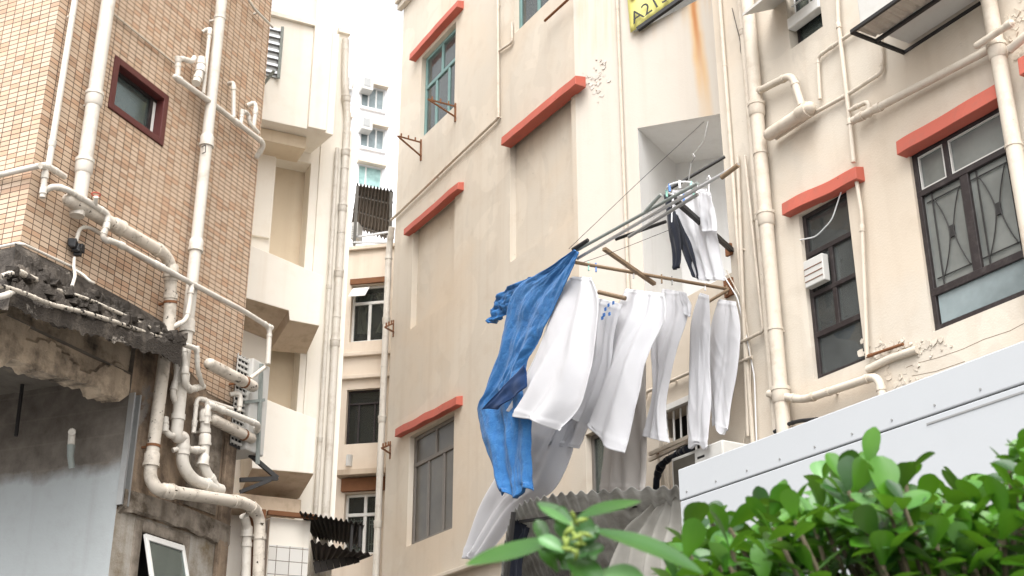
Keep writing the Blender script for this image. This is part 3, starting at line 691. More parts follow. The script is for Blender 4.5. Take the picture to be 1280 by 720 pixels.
# air conditioner on a tray (top right)
ac = thing('air_conditioner', 'white air conditioner box on a steel tray above the big window', 'air conditioner', M.P(4.5, 8.2, .3), M.rz)
a0 = M.uz(1064, 40, .62); a1 = M.uz(1228, -40, .62); tz = M.uz(1128, 63, .0)[1]
z_t = a0[1]; u0t = a0[0]; u1t = u0t+1.15
b = B()
for (p, q) in (((u0t, .62), (u1t, .62)), ((u0t, .0), (u1t, .0)), ((u0t, .0), (u0t, .62)), ((u1t, 0), (u1t, .62)), ((u0t, .34), (u1t, .34))):
    b.bar(M.P(p[0], z_t, p[1]), M.P(q[0], z_t, q[1]), .026, .03)
b.build('tray_frame', 'dark', ac)
b = B(); k = 40
g1 = [[M.P(u0t+.02+(u1t-.04-u0t)*i/k, z_t+.025, .36+.25*j) for j in range(2)] for i in range(k+1)]
for i, row in enumerate(g1):
    for p in row: p.z += .012*math.sin(i*1.9)
b.grid(g1); g2 = [[p+V((0, 0, .003)) for p in r_] for r_ in g1]
b.build('tray_sheet', 'tray_sheet', ac)
B().box(M, u0t+.05, u1t-.1, z_t+.06, z_t+.62, .05, .56).build('casing', 'ac', ac, bevel=.012)
b = B()
for k in range(7): b.box(M, u0t+.45, u1t-.2, z_t+.20+k*.045, z_t+.21+k*.045, .56, .572)
b.build('grille', 'steel', ac)
B().box(M, u0t+.08, u1t-.12, z_t+.040, z_t+.056, .02, .3).build('base_plate', 'ac', ac)

# air conditioner behind the grey container
ac = thing('air_conditioner', 'white window air conditioner just above the grey container', 'air conditioner', M.P(2.7, 4.1, .3), M.rz)
p0 = M.uz(839, 580, .45); p1 = M.uz(903, 556, .45)
p0 = (p0[0], p0[1]+.05); B().box(M, p0[0], p1[0], p0[1]-.75, p0[1], .0, .45).build('casing', 'ac', ac, bevel=.015)
B().box(M, p0[0]+.04, p0[0]+.36, p0[1]-.5, p0[1]-.035, .45, .458).build('grille', 'glass_brown', ac)
B().box(M, p0[0]+.40, p0[0]+.5, p0[1]-.10, p0[1]-.08, .45, .455).build('badge', 'black_plastic', ac)
sl = thing('slatted_ledge', 'pair of pale wooden slats in front of the barred opening', 'ledge', M.P(2.1, 4.2, .2), M.rz)
for (pa, pb, nn) in (((812, 568), (866, 544), .35), ((812, 575), (866, 549), .28)):
    b = B(); b.bar(M.X(*pa, nn), M.X(*pb, nn), .03, .035); b.build('slat', 'pipe_wall', sl)
b = B(); b.bar(M.X(822, 566, .33), M.X(822, 566, 0), .03, .03); b.bar(M.X(858, 548, .33), M.X(858, 548, 0), .03, .03); b.build('support', 'rust', sl)
pp = fillet([M.X(821, 612, .2), M.X(822, 588, .22), M.X(832, 576, .24), M.X(850, 566, .26), M.X(862, 560, .26)], .3, 10)
pp = [p+V((random.uniform(-.012, .012),)*3) for p in pp]
B().tube(pp, [.03+.03*abs(NZ.noise(p*9)) for p in pp], 9).solo('black_tarpaulin', 'black rolled tarpaulin slumped in front of the barred opening', 'tarpaulin', 'black_cloth', M.rz, smooth=True)
b = B(); b.box(M, 1.55, 1.60, 3.6, 5.4, .02, .07); b.box(M, 1.62, 1.66, 3.6, 5.3, .02, .05); b.solo('timber_post', 'narrow cream post standing left of the barred opening', 'post', 'pipe_wall', M.rz)

# ------------------------------------------------------------------ laundry rack
rk = thing('laundry_rack', 'projecting laundry rack of bamboo and metal poles on the facade', 'laundry rack', M.P(2.66, 6.55, 0), M.rz)
ARM0 = M.X(719, 328, 1.62); ARM1 = M.X(914, 362, .0)
def rod(name, a, b_, r, mat, par=rk): return B().tube([a, b_], r, 10).build(name, mat, par, smooth='auto')
rod('arm', ARM0, ARM1, .017, 'bamboo')
rod('pole', M.X(719, 314, 1.62), M.X(872, 229, 1.5), .016, 'greypole')
rod('pole', M.X(722, 323, 1.58), M.X(923, 206, 1.45), .016, 'alum')
rod('pole', M.X(770, 299, 1.5), M.X(832, 277, 1.4), .016, 'dark')
rod('pole', M.X(786, 296, 1.55), M.X(872, 243, 1.45), .016, 'steel')
rod('pole', M.X(839, 235, .9), M.X(906, 196, .5), .016, 'dark')
rod('pole', M.X(806, 265, 1.6), M.X(826, 243, 1.6), .016, 'greypole')
rod('pole', M.X(716, 312, 1.66), M.X(735, 300, 1.62), .019, 'dark')
B().bar(M.X(838, 245, 1.47), M.X(915, 313, .0), .045, .04).build('strut', 'dark', rk)
B().bar(M.X(755, 311, 1.5), M.X(818, 355, .75), .04, .03).build('strut', 'bamboo', rk)
B().box(M, 2.66, 2.74, 6.9, 7.02, 0, .03).build('wall_plate', 'rust', rk)
B().box(M, 2.60, 2.72, 6.48, 6.66, 0, .03).build('wall_plate', 'rust', rk)
rod('rail', M.X(748, 365, 1.2), M.X(782, 373, 1.05), .022, 'bamboo')
rod('rail', M.X(884, 378, .25), M.X(911, 362, .1), .016, 'bamboo')
b = B().tube([M.X(902, 222, 1.47), M.X(923, 206, 1.45)], .021, 10); b.build('pole_sleeve', 'bamboo', rk)
def wire(label, pts, r=.003, mat='dark', w=M): return B().tube(fillet([w.X(*p) for p in pts], .3), r, 5).solo('wire', label, 'wire', mat, w.rz)
wire('thin wire slanting from the rack tip to the niche ceiling', [(711, 311, 1.6), (800, 226, .9), (880, 152, -.5)])
wire('thin wire sagging under the poles', [(723, 330, 1.55), (770, 314, 1.5), (840, 286, 1.45)], .0025)
wire('short twisted wire hanging from the niche ceiling', [(885, 152, -.5), (880, 175, -.4), (865, 195, .6)], .003, 'steel')

# round peg hanger
ph = thing('peg_hanger', 'round peg hanger with pastel clips above the white trousers', 'peg hanger', M.X(852, 238, 1.46), M.rz)
c0 = M.X(852, 236, 1.46)
B().tube([M.X(866, 192, 1.46), M.X(869, 196, 1.46), M.X(864, 204, 1.46), M.X(860, 232, 1.46)], .005, 6).build('hook', 'steel', ph)
B().tube([c0+M.e*.13*math.cos(a)+M.n*.13*math.sin(a) for a in [k*.3927 for k in range(17)]], .008, 6, False).build('ring', 'white_plastic', ph)
for k in range(8):
    a = k*.785; p = c0+M.e*.13*math.cos(a)+M.n*.13*math.sin(a); B().bar(p+V((0, 0, .012)), p-V((0, 0, .06)), .018, .014).build('clip', ('mint_plastic', 'white_plastic', 'blue_plastic')[k % 3], ph)
for lab, px, py in (('white plastic hanger hooked over the pole at the right end', 884, 228), ('white plastic hanger hooked over the pole beside the dark brace', 838, 262)):
    b = B(); p = M.X(px, py, .9)
    b.tube([p+V((0, 0, .03)), p+V((0, 0, .055))+M.e*.03, p+V((0, 0, .02))+M.e*.045, p-V((0, 0, .05))+M.e*.02, p-V((0, 0, .14))+M.e*.01], .007, 8)
    b.solo('clothes_hanger', lab, 'hanger', 'white_plastic', M.rz)

# ------------------------------------------------------------------ garments
def cr(pts, t):
    n = len(pts)-1; x = t*n; i = min(int(x), n-1); f = x-i
    p0 = pts[max(i-1, 0)]; p1 = pts[i]; p2 = pts[i+1]; p3 = pts[min(i+2, n)]
    return tuple(.5*((2*b_)+(-a+c)*f+(2*a-5*b_+4*c-d)*f*f+(-a+3*b_-3*c+d)*f**3) for a, b_, c, d in zip(p0, p1, p2, p3))
def garment_mesh(Lp, Rp, n0, n1, folds=2.2, amp=.04, ph=0, puff=.045, nu=44, nv=80, wr=0, seed=1, hem=0, drift=.5, tight=.35):
    ga = []; gb = []
    for j in range(nv+1):
        t = j/nv; a = cr(Lp, t); c = cr(Rp, t); ra = []; rb = []
        nb = n0+(n1-n0)*t
        for i in range(nu+1):
            s = i/nu; x = a[0]+(c[0]-a[0])*s; y = a[1]+(c[1]-a[1])*s
            if hem and t > .97: y += hem*math.sin(s*9+ph)
            env = tight+(1-tight)*t**.7
            d = .72*amp*env*(1.4*abs(math.sin(3.1416*folds*s+ph*.5+drift*t*3.14))**.7-.7)+amp*.5*env*math.sin(6.283*folds*1.9*s+ph*2.3-drift*t*4)
            d += .03*env*NZ.noise(V((s*3, t*3.2, seed*5.1)))
            if wr: d += wr*(.7+1.0*t)*NZ.fractal(V((s*5+t*2, t*9, seed)), 1, 2, 3) + wr*.8*abs(NZ.noise(V((s*9-t*5, t*14+s*6, seed+3))))
            d += .007*(math.exp(-((t-.955)/.010)**2)+math.exp(-((t-.05)/.012)**2)+.7*math.exp(-((s-.5)/.02)**2))
            d += .010*env*max(0, .35-abs(NZ.noise(V((s*2.2+t*1.1, t*5-s*2, seed*3.3)))))*2
            th = .004+(.7 if wr else .5)*puff*math.sin(math.pi*s)**.8*(.4+.6*t)
            p = M.X(x, y, nb)
            ra.append(p+M.n*(d+th*.5)); rb.append(p+M.n*(d*.75-th*.5))
        ga.append(ra); gb.append(rb)
    return B().slab(ga, gb)
def garment(name, label, cat, mat, *a, group=None, **k):
    return garment_mesh(*a, **k).solo(name, label, cat, mat, M.rz, group, smooth=True)
GW = 'white washing on the rack'
# blue denim overall / shirt
bl = thing('denim_jacket', 'faded blue denim garment hanging from the tip of the rack', 'jacket', M.X(640, 560, 1.7), M.rz)
garment_mesh([(719, 312), (690, 334), (668, 346), (652, 356), (640, 376), (632, 408), (623, 448), (607, 494), (600, 514), (606, 545), (613, 570), (621, 597), (629, 622)],
             [(724, 317), (718, 334), (709, 354), (697, 378), (684, 405), (676, 420), (668, 434), (660, 448), (656, 466), (661, 495), (664, 530), (662, 575), (664, 614)],
             1.66, 1.68, 1.5, .035, .4, .06, 64, 130, wr=.017, seed=4, hem=-5).build('body', 'denim', bl, smooth=True)
garment_mesh([(664, 346), (645, 355), (626, 369), (616, 384), (613, 405)], [(668, 366), (650, 374), (640, 382), (632, 391), (626, 400)], 1.60, 1.60, 1.4, .02, 1, .05, 22, 24, wr=.035, seed=9).build('sleeve', 'denim', bl, smooth=True)
garment_mesh([(602, 512), (610, 511), (622, 512)], [(656, 455), (658, 466), (659, 484)], 1.80, 1.76, .6, .008, 0, .01, 24, 10).build('fold_strip', 'blue_dark', bl, smooth=True)  # dark blue strip laid across the fold
B().tube([M.X(637, 380, 1.67), M.X(637, 380, 1.68)], .012, 10).build('button', 'alum', bl)
garment('white_sheet', 'long white garment trailing behind the blue one, hem lowest of all', 'garment', 'white_cloth',
        [(660, 500), (655, 530), (640, 560), (622, 600), (600, 642), (581, 695)], [(715, 500), (720, 535), (714, 570), (692, 612), (650, 640), (599, 706)], 1.2, 1.35, 1.4, .05, 1.2, .05, hem=3, group=GW, seed=2)
garment('white_trousers', 'broad white trouser leg billowing right beside the blue garment', 'trousers', 'white_cloth',
        [(717, 346), (703, 360), (693, 384), (675, 428), (652, 474), (629, 514)], [(741, 347), (750, 374), (746, 420), (737, 470), (722, 508), (697, 537)], 1.55, 1.75, 1.2, .06, 2.6, .10, group=GW, seed=3, hem=-2)
garment('white_shirt', 'white shirt with small blue print half hidden between two trouser legs', 'shirt', 'white_cloth',
        [(745, 372), (741, 400), (737, 440), (726, 490), (700, 530), (684, 556)], [(778, 380), (768, 420), (762, 460), (750, 505), (737, 535), (727, 561)], 1.15, 1.25, 1.8, .04, .3, .05, group=GW, seed=5)
pr = B()
for (x, y) in ((757, 386), (761, 381), (755, 393), (762, 392), (767, 378), (753, 397)):
    c0 = M.X(x, y, 1.23); pr.box(M, M.un(c0)[0]-.014, M.un(c0)[0]+.014, c0.z-.02, c0.z+.012, 1.224+.002*y % .006, 1.236)
pr.solo('blue_clip_cluster', 'cluster of tiny blue clips on the printed white shirt', 'clothes pegs', 'blue_plastic', M.rz)
garment('white_trousers', 'white trousers in the middle of the rack with slanting hem', 'trousers', 'white_cloth',
        [(784, 361), (775, 388), (760, 428), (738, 474), (716, 517)], [(832, 367), (833, 398), (812, 440), (795, 492), (778, 568)], .95, 1.25, 1.5, .06, .9, .09, group=GW, seed=6, hem=4)
garment('white_sheet', 'thin greyish cloth hanging behind the middle trousers', 'garment', 'shade_cloth',
        [(782, 420), (770, 470), (758, 540), (751, 614)], [(806, 420), (806, 470), (808, 540), (808, 616)], .75, .8, 1.6, .04, 2, .02, group=GW, seed=7)
sh = garment('white_shirt', 'narrow white shirt twisting right of the middle trousers', 'shirt', 'white_cloth',
        [(828, 361), (822, 400), (817, 440), (818, 490), (807, 546)], [(856, 365), (860, 392), (845, 440), (832, 500), (834, 553)], .62, .8, 1.2, .05, 1.7, .06, group=GW, seed=8)
slv = garment_mesh([(848, 364), (852, 378), (856, 392)], [(858, 366), (864, 382), (864, 397)], .66, .68, .8, .01, 0, .03, 12, 14)
o = slv.build('sleeve', 'white_cloth', sh, smooth=True)
garment('white_trousers', 'slim white trouser leg, second from the right on the arm', 'trousers', 'white_cloth',
        [(876, 366), (866, 400), (863, 440), (863, 500), (861, 558)], [(886, 369), (887, 400), (887, 440), (889, 500), (886, 560)], .38, .5, .8, .025, .6, .05, group=GW, seed=10, hem=3)
garment('white_shirt', 'rightmost white shirt with fluttering hem on the arm', 'shirt', 'white_cloth',
        [(899, 374), (888, 410), (886, 450), (886, 490), (890, 529)], [(920, 377), (926, 415), (924, 460), (915, 505), (912, 543)], .14, .32, .9, .03, 2.4, .05, group=GW, seed=11, hem=6)
garment('white_trousers', 'white trousers hung in front of the grey niche', 'trousers', 'white_cloth',
        [(842, 238), (841, 262), (852, 292), (864, 322), (876, 351)], [(884, 236), (891, 262), (896, 295), (900, 325), (903, 350)], .80, .78, 1.4, .04, 1, .05, group=GW, seed=12)
garment('white_vest', 'short white top beside the hanger in the niche', 'shirt', 'white_cloth',
        [(876, 240), (876, 262), (878, 290)], [(888, 240), (892, 258), (896, 290)], .86, .86, 1.3, .012, 1, .015, nu=14, nv=16, group=GW, seed=13)
garment('black_trousers', 'black trousers hanging beside the white ones in the niche', 'trousers', 'black_cloth',
        [(829, 243), (834, 275), (839, 305), (844, 338)], [(838, 244), (846, 270), (852, 300), (850, 334)], .9, .86, .8, .012, 0, .03, nu=14, nv=24, seed=14)
o = garment_mesh([(840, 262), (848, 290), (853, 315), (868, 347)], [(848, 270), (860, 296), (869, 320), (875, 349)], .86, .82, .8, .012, 0, .03, 14, 24)
o.build('leg', 'black_cloth', [x for x in bpy.data.objects if x.name.startswith('black_trousers')][0], smooth=True)
# pegs on the arm
for px, py, m_, w_ in ((735, 336, 'mint_plastic', 'mint green'), (744, 342, 'blue_plastic', 'blue'), (790, 349, 'white_plastic', 'white'), (825, 355, 'bamboo', 'tan'), (838, 358, 'steel', 'grey'), (880, 362, 'white_plastic', 'white'), (908, 368, 'bamboo', 'tan')):
    t_ = (px-719)/(914-719); c0 = ARM0.lerp(ARM1, t_)
    B().bar(c0+V((0, 0, .03)), c0-V((0, 0, .06)), .014, .022).solo('clothes_peg', {735: 'mint green peg above the broad white trouser leg', 744: 'blue peg right of the mint green one', 790: 'white peg at the left corner of the middle trousers', 825: 'tan peg at the right corner of the middle trousers', 838: 'grey peg at the twisting white shirt', 880: 'white peg holding the slim trouser leg', 908: 'tan peg over the rightmost white shirt'}[px], 'peg', m_, M.rz, 'clothes pegs on the arm')

# ------------------------------------------------------------------ tiled building (left)
def ragged(w, top, bot, n0, n1, k=110, amp=.05, seed=1, m=16):
    ga = []; gb = []
    for i in range(k+1):
        s = i/k; ut, zt2 = cr(top, s); ub, zb2 = cr(bot, s); j = amp*NZ.fractal(V((s*11, seed, 0)), 1, 2, 5); ra = []; rb = []
        for q in range(m+1):
            t = q/m; u = ut+(ub-ut)*t; z = zt2+(zb2+j-zt2)*t
            f1 = NZ.fractal(V((u*3.5, z*5, seed)), .9, 2, 5); f2 = NZ.noise(V((u*1.8+7, z*2.5, seed+9)))
            chip = -.03 if f2 > .16+.12*f1 else 0            # spalled pockets
            d = .010*f1+chip-.05*max(0, t-.85)*5*abs(f1)
            ra.append(w.P(u, z, n1+d)); rb.append(w.P(u, z+(.0 if q < m else .03*f1), n0))
        ga.append(ra); gb.append(rb)
    return B().slab(ga, gb)
tb = thing('tiled_building', 'corner building clad in small salmon and cream tiles', 'building', L.P(1.5, 0, -2), L.rz)
UEND = 3.02; hw = (.745, 1.505, 7.56, 8.085, .12)
hw = (.745, 1.50, 7.555, 8.075, .14)
b = B(); sheet(b, L, 0, UEND, 5.88, 15, [hw]); b.f = b.f[:]
b.face(LL.P(0, 5.88), LL.P(-5, 5.88), LL.P(-5, 15), LL.P(0, 15))
b.face(L.P(UEND, 5.0, 0), L.P(UEND, 15, 0), L.P(UEND, 15, -5), L.P(UEND, 5.0, -5))
b.face(L.P(1.9, 4.6, .004), L.P(UEND, 4.6, .004), L.P(UEND, 5.88, .004), L.P(1.9, 5.88, .004)) if False else None
b.face(L.P(0, 15, 0), L.P(UEND, 15, 0), L.P(UEND, 15, -5), L.P(0, 15, -5))
b.build('wall', 'tile', tb)
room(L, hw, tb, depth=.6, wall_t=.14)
b = B(); u0, u1, z0, z1 = hw[:4]; k = .055
for (a_, c_, e_, g_) in ((u0-.01, u0+k, z0-.01, z1+.01), (u1-k, u1+.01, z0-.01, z1+.01), (u0+k, u1-k, z1-k, z1+.01), (u0+k, u1-k, z0-.01, z0+k)): b.box(L, a_, c_, e_, g_, -.13, .015)
w_ = b.build('window', 'frame_red', tb, bevel=.006); w_['label'] = 'small window with oxblood frame'
b = B(); b.box(L, u0+k, u0+k+.03, z0+k, z1-k, -.11, -.07); b.box(L, u1-k-.09, u1-k-.05, z0+k, z1-k, -.11, -.07); b.box(L, u0+k, u1-k, z1-k-.03, z1-k, -.11, -.07); b.box(L, u0+k, u1-k, z0+k, z0+k+.03, -.11, -.07); b.build('sash', 'frame_black', w_)
B().box(L, u1-k-.05, u1-k-.005, z0+k, z1-k, -.115, -.075).build('white_jamb', 'frame_white', w_)
B().box(L, u0+k+.01, u1-k-.05, z0+k+.01, z1-k-.01, -.094, -.09).build('pane', 'glass_green', w_)
# wall below the tiles
b = B(); hwin = (1.80, 2.42, 3.25, 4.03, .16)
sheet(b, L, 1.48, UEND, 4.12, 5.88, [])
b.face(L.P(UEND-.002, 0, 0), L.P(UEND-.002, 5.0, 0), L.P(UEND-.002, 5.0, -5), L.P(UEND-.002, 0, -5))
b.build('rendered_wall', 'brownrender', tb)
b = B(); sheet(b, L, 1.48, UEND, 0, 4.12, [hwin]); b.build('lower_wall', 'palerender', tb)
b = ragged(L, [(1.50, 4.29), (2.2, 4.31), (UEND, 4.29)], [(1.50, 4.11), (2.2, 4.13), (UEND, 4.10)], .002, .055, 90, .02, 7, 8); b.build('string_course', 'concrete', tb)
b = B(); b.face(L.P(2.55, 5.45, .006), L.P(UEND-.01, 5.45, .006), L.P(UEND-.01, 5.879, .006), L.P(1.9, 5.879, .006), L.P(1.9, 5.7, .006)); b.build('lower_tiling', 'tile', tb)
b = B(); b.box(L, 2.86, UEND-.003, 2.5, 5.35, .004, .05); b.build('corner_board', 'brownrender', tb, bevel=.01)
b = B(); b.box(L, 2.35, 2.82, 4.35, 5.3, .003, .012); b.build('grey_patch', 'concrete', tb)
# porch: blue plaster wall, top darkened for grime and overhang shade, ceiling
def bluemat():
    t = NT('blue_wall_grime_shade')
    sx = t.n('ShaderNodeSeparateXYZ'); t.l(t.tc.outputs['Object'], sx.inputs[0])
    n1 = t.noise(1.6, 6, .65); n2 = t.noise(6, 6, .7)
    edge = t.math('ADD', t.math('MULTIPLY', t.math('SUBTRACT', n1, .5), .4), sx.outputs[2])
    fac = t.ramp(t.math('MULTIPLY_ADD', edge, 1.0), [(0, 0), (1, 1)])
    mr = t.n('ShaderNodeMapRange'); mr.inputs[1].default_value = 4.42; mr.inputs[2].default_value = 4.55; t.l(edge, mr.inputs[0])
    blue = t.mix(t.math('MULTIPLY', t.ramp(n2, [(.5, 0), (.8, 1)]), .3), (.35, .37, .372), (.26, .255, .245))
    vs = t.map((6, 6, .3)); blue = t.mix(t.math('MULTIPLY', t.ramp(t.noise(1, 5, .6, vs), [(.55, 0), (.8, 1)]), .35), blue, (.25, .245, .235))
    brown = t.mix(t.ramp(n2, [(.25, 0), (.75, 1)]), (.09, .077, .064), (.20, .175, .15))
    ln = t.math('LESS_THAN', t.math('FRACT', t.math('MULTIPLY', sx.outputs[2], 4.2)), .07); brown = t.mix(t.math('MULTIPLY', ln, .15), brown, (.26, .225, .19))
    return t.done(t.bsdf(t.mix(mr.outputs[0], blue, brown), .85, t.bump(t.mix(.5, n1, n2), .4, .03), spec=.2))
MT['blue_grime_shade'] = bluemat()
b = B(); b.face(LL2.P(0, 0), LL2.P(-6, 0), LL2.P(-6, 5.88), LL2.P(0, 5.88)); b.build('porch_wall', 'blue_grime_shade', tb)
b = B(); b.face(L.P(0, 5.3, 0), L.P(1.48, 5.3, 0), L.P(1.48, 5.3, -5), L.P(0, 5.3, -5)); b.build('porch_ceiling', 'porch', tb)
# ragged beam above the porch
Lz = lambda px, py, n=0: L.uz(px, py, n)
ragged(L, [Lz(2, 392, .03), Lz(60, 385, .03), Lz(120, 405, .03), Lz(165, 428, .03), Lz(215, 455, .03)], [Lz(-4, 462, .03), Lz(28, 450, .03), Lz(75, 468, .03), Lz(120, 480, .03), Lz(157, 500, .03)], -.22, -.02, 130, .05).build('broken_beam', 'broken', tb, weld=True)
ragged(LL, [(-4, 5.5), (-2, 5.5), (-.02, 5.5)], [(-4, 5.05), (-2, 5.03), (-.02, 5.0)], -.22, .02, 110, .05, 5).build('broken_beam', 'broken', tb, weld=True)
# sooty sloping canopy
ridge = [L.P(-.06, 5.88, .01), L.P(.60, 5.90, .01), L.P(1.55, 5.90, .01), L.P(2.05, 5.86, .01)]
lip = [L.X(14, 362, .42), L.X(75, 388, .44), L.X(140, 407, .44), L.X(228, 436, .36)]
def canopy(rd, lp, k=90, m=18, seed=2, thick=.11):
    ga = []; gb = []
    for i in range(k+1):
        s = i/k; a = V(cr(rd, s)); c = V(cr(lp, s)); ra = []; rb = []
        for j in range(m+1):
            t = j/m; p = a.lerp(c, t); d = .09*NZ.fractal(V((p.x*6, p.y*6, p.z*11+seed)), .9, 2, 5)*min(1, t*3)
            ra.append(p+V((0, 0, d+.03*math.sin(t*3.1)))); rb.append(p+V((0, 0, -thick-abs(d)*.6*(.4+t))))
        ga.append(ra); gb.append(rb)
    return B().slab(ga, gb)
cp = canopy(ridge, lip).build('canopy', 'soot', tb)
rl = [LL.P(-4, 5.88, .01), LL.P(-2, 5.88, .01), LL.P(-.0, 5.88, .01)]; ll = [LL.P(-4, 5.52, .36), LL.P(-2, 5.48, .36), LL.P(.36, 5.30, .36)]
canopy(rl, ll, 50, 12, 8).build('canopy', 'soot', tb)
b = B().tube([LL.P(-4, 5.90, .02), LL.P(-.02, 5.90, .02), L.P(.02, 5.90, .025), L.P(.62, 5.93, .03)], .011, 6); b.build('flashing', 'pipe', tb)
# debris lumps on the canopy
b = B(); rr = random.Random(11)
for i in range(60):
    s = rr.random(); t = rr.uniform(.35, .95); p = V(cr(ridge, s)).lerp(V(cr(lip, s)), t)+V((0, 0, .03)); r_ = rr.uniform(.015, .055)
    b.hexa([p+V((x*r_*rr.uniform(.6, 1.5), y*r_*rr.uniform(.6, 1.5), z*r_*rr.uniform(.4, 1))) for z in (-1, 1) for x, y in ((-1, -1), (1, -1), (1, 1), (-1, 1))])
b.build('rubble', 'soot', cp, bevel=.006)
# window with open sash on the rendered wall
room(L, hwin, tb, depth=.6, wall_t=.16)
b = B(); u0, u1, z0, z1 = hwin[:4]
for (a_, c_, e_, g_) in ((u0-.07, u0+.03, z0-.07, z1+.07), (u1-.03, u1+.07, z0-.07, z1+.07), (u0+.03, u1-.03, z1-.03, z1+.07), (u0+.03, u1-.03, z0-.07, z0+.03)): b.box(L, a_, c_, e_, g_, -.05, .012)
w_ = b.build('window', 'concrete', tb, bevel=.01); w_['label'] = 'low window with white sash tilted open'
hinge = L.P(0, z1-.05, .02); tl = R(17)
def SP(u, d, off=0): return L.P(u, z1-.05-d*math.cos(tl)+off*math.sin(tl), .02+d*math.sin(tl)+off*math.cos(tl))
b = B(); hh = z1-z0-.08; ua, ub = u0+.04, u1-.04; fw_ = .035
def sb(b, a_, c_, d0, d1, o0=-.012, o1=.018): b.hexa([SP(a_, d1, o0), SP(c_, d1, o0), SP(c_, d1, o1), SP(a_, d1, o1), SP(a_, d0, o0), SP(c_, d0, o0), SP(c_, d0, o1), SP(a_, d0, o1)])
sb(b, ua, ua+fw_, 0, hh); sb(b, ub-fw_, ub, 0, hh); sb(b, ua+fw_, ub-fw_, 0, fw_+.02); sb(b, ua+fw_, ub-fw_, hh-fw_, hh)
o = b.build('sash', 'frame_white', w_, bevel=.004); b = B(); sb(b, ua+fw_, ub-fw_, fw_+.02, hh-fw_, .0, .004); b.build('pane', 'glass_green', o)
# steel channel at the corner
b = B(); b.box(L, 1.465, 1.56, 4.15, 5.12, .002, .014); b.box(L, 1.465, 1.482, 4.15, 5.12, .014, .06); b.box(L, 1.543, 1.56, 4.15, 5.12, .014, .06); b.solo('steel_channel', 'grey galvanised channel upright at the porch corner', 'channel', 'steel', L.rz)
B().tube([LL2.X(31, 456, .15), LL2.X(20, 545, .15)], .018, 8).solo('iron_rod', 'black iron rod leaning in the dark porch', 'rod', 'dark', LL2.rz)
rt = thing('waste_spout', 'short elbowed spout sticking out of the blue porch wall', 'pipe', LL2.X(90, 585, .05), LL2.rz)
B().tube(fillet([LL2.X(90, 541, .02), LL2.X(90, 541, .12), LL2.X(89, 556, .12)], .05), .030, 12).build('elbow', 'pipe', rt, smooth='auto')
B().tube([LL2.X(89, 556, .12), LL2.X(88, 570, .11), LL2.X(90, 585, .08)], [.034, .028, .026], 12).build('hose', 'greypole', rt, smooth='auto')
B().tube([LL2.X(90, 540, .12), LL2.X(90, 540, .16)], [.034, .030], 12).build('cap', 'pipe', rt)

# ------------------------------------------------------------------ pipes on the tiled building
GL = 'pipes on the tiled building'
pipe('thin white downpipe nearest the tiled corner', L, vpipe(.115, 6.62, 14, .05), .027, 'pipe', collars=(.03, .3), clamps=(.2,), group=GL)
pipe('thick white downpipe left of the oxblood window', L, vpipe(.455, 6.33, 14, .10), .062, 'pipe', collars=(.06, .145, .31), clamps=(.14,), group=GL)
pipe('tallest white stack right of the oxblood window', L, [('uz', 1.99, 14, .12), ('uz', 2.00, 4.85, .12), (230, 545, .12), (227, 580, .12), (240, 600, .14), (276, 613, .16)], .056, 'pipe', collars=(.40, .61, .72, .80, .85), clamps=(.47,), group=GL)
pipe('fat slanting pipe along the tiles to the lower downpipe', L, [(86, 250, .12), (150, 285, .14), (214, 322, .14), ('uz', 1.74, 5.9, .12), (190, 570, .12), (187, 597, .12), (196, 612, .16), (309, 629, .22), (325, 645, .22), (322, 760, .22)], .056, 'pipe_old', collars=(.1, .25, .36, .55, .62), clamps=(.3, .53), group=GL, cap_ball=True)
pipe('second downpipe beside the main elbow at the bottom', L, [(305, 645, .15), (309, 660, .12), (306, 760, .12)], .045, 'pipe', collars=(.2,), group=GL)
pipe('third stack bending into the bottom main', L, [('uz', 2.36, 5.22, .13), (256, 560, .13), (253, 582, .14), (271, 612, .17)], .046, 'pipe', collars=(.08, .35, .6), clamps=(.25,), group=GL)
pipe('thin feed pipe stepping along the tiles over the fat slanting pipe', L, [(57, 238, .07), (66, 233, .12), (82, 236, .16), (103, 248, .18), (136, 268, .20), (133, 283, .20), (127, 299, .2), (143, 302, .20), (239, 354, .20), (305, 389, .16), (337, 409, .16), (335, 455, .16)], .026, 'pipe', collars=(.08, .2, .3, .42, .44, .9), group=GL)
pipe('branch pipe dropping from the stepped feed pipe', L, [(240, 352, .2), (236, 385, .2), (233, 401, .2), (210, 411, .14)], .024, 'pipe', collars=(.15,), group=GL)
pipe('horizontal pipe wrapping the tiled corner', LL, [(-60, 232, .05), (0, 219, .05), (50, 207, .07)], .024, 'pipe', collars=(.5,), group=GL)
pipe('short stub pipe with tee right of the tiled corner', L, [(50, 207, .10), (60, 208, .08), (81, 221, .07)], .026, 'pipe', collars=(.25,), group=GL)
pipe('short vertical tee below the corner pipe', L, [(57, 212), (53, 247)], .024, 'pipe', .08, collars=(.2, .75), group=GL)
v = thing('tap', 'small tap with red wheel on the stepped feed pipe', 'tap', L.X(121, 255, .2), L.rz)
B().tube([L.X(119, 256, .2), L.X(120, 246, .24)], .02, 10).build('body', 'pipe', v); cw = L.X(120, 243, .25)
B().tube([cw+L.e*.035*math.cos(a)+L.n*.035*math.sin(a) for a in [k*.5236 for k in range(13)]], .007, 6, False).build('wheel', 'red', v)
pipe('white cable curling from a dark junction on the tiles', L, [(126, 292), (112, 284), (100, 284), (95, 302)], .016, 'pipe', .06, name='cable', cat='cable', bend=6)
b = B()
for i in range(7):
    c0 = L.X(94+random.uniform(-4, 6), 310+random.uniform(-7, 7), .05); b.hexa([c0+V((x*.03*random.uniform(.6, 1.3), y*.03*random.uniform(.6, 1.3), z*.035)) for z in (-1, 1) for x, y in ((-1, -1), (1, -1), (1, 1), (-1, 1))])
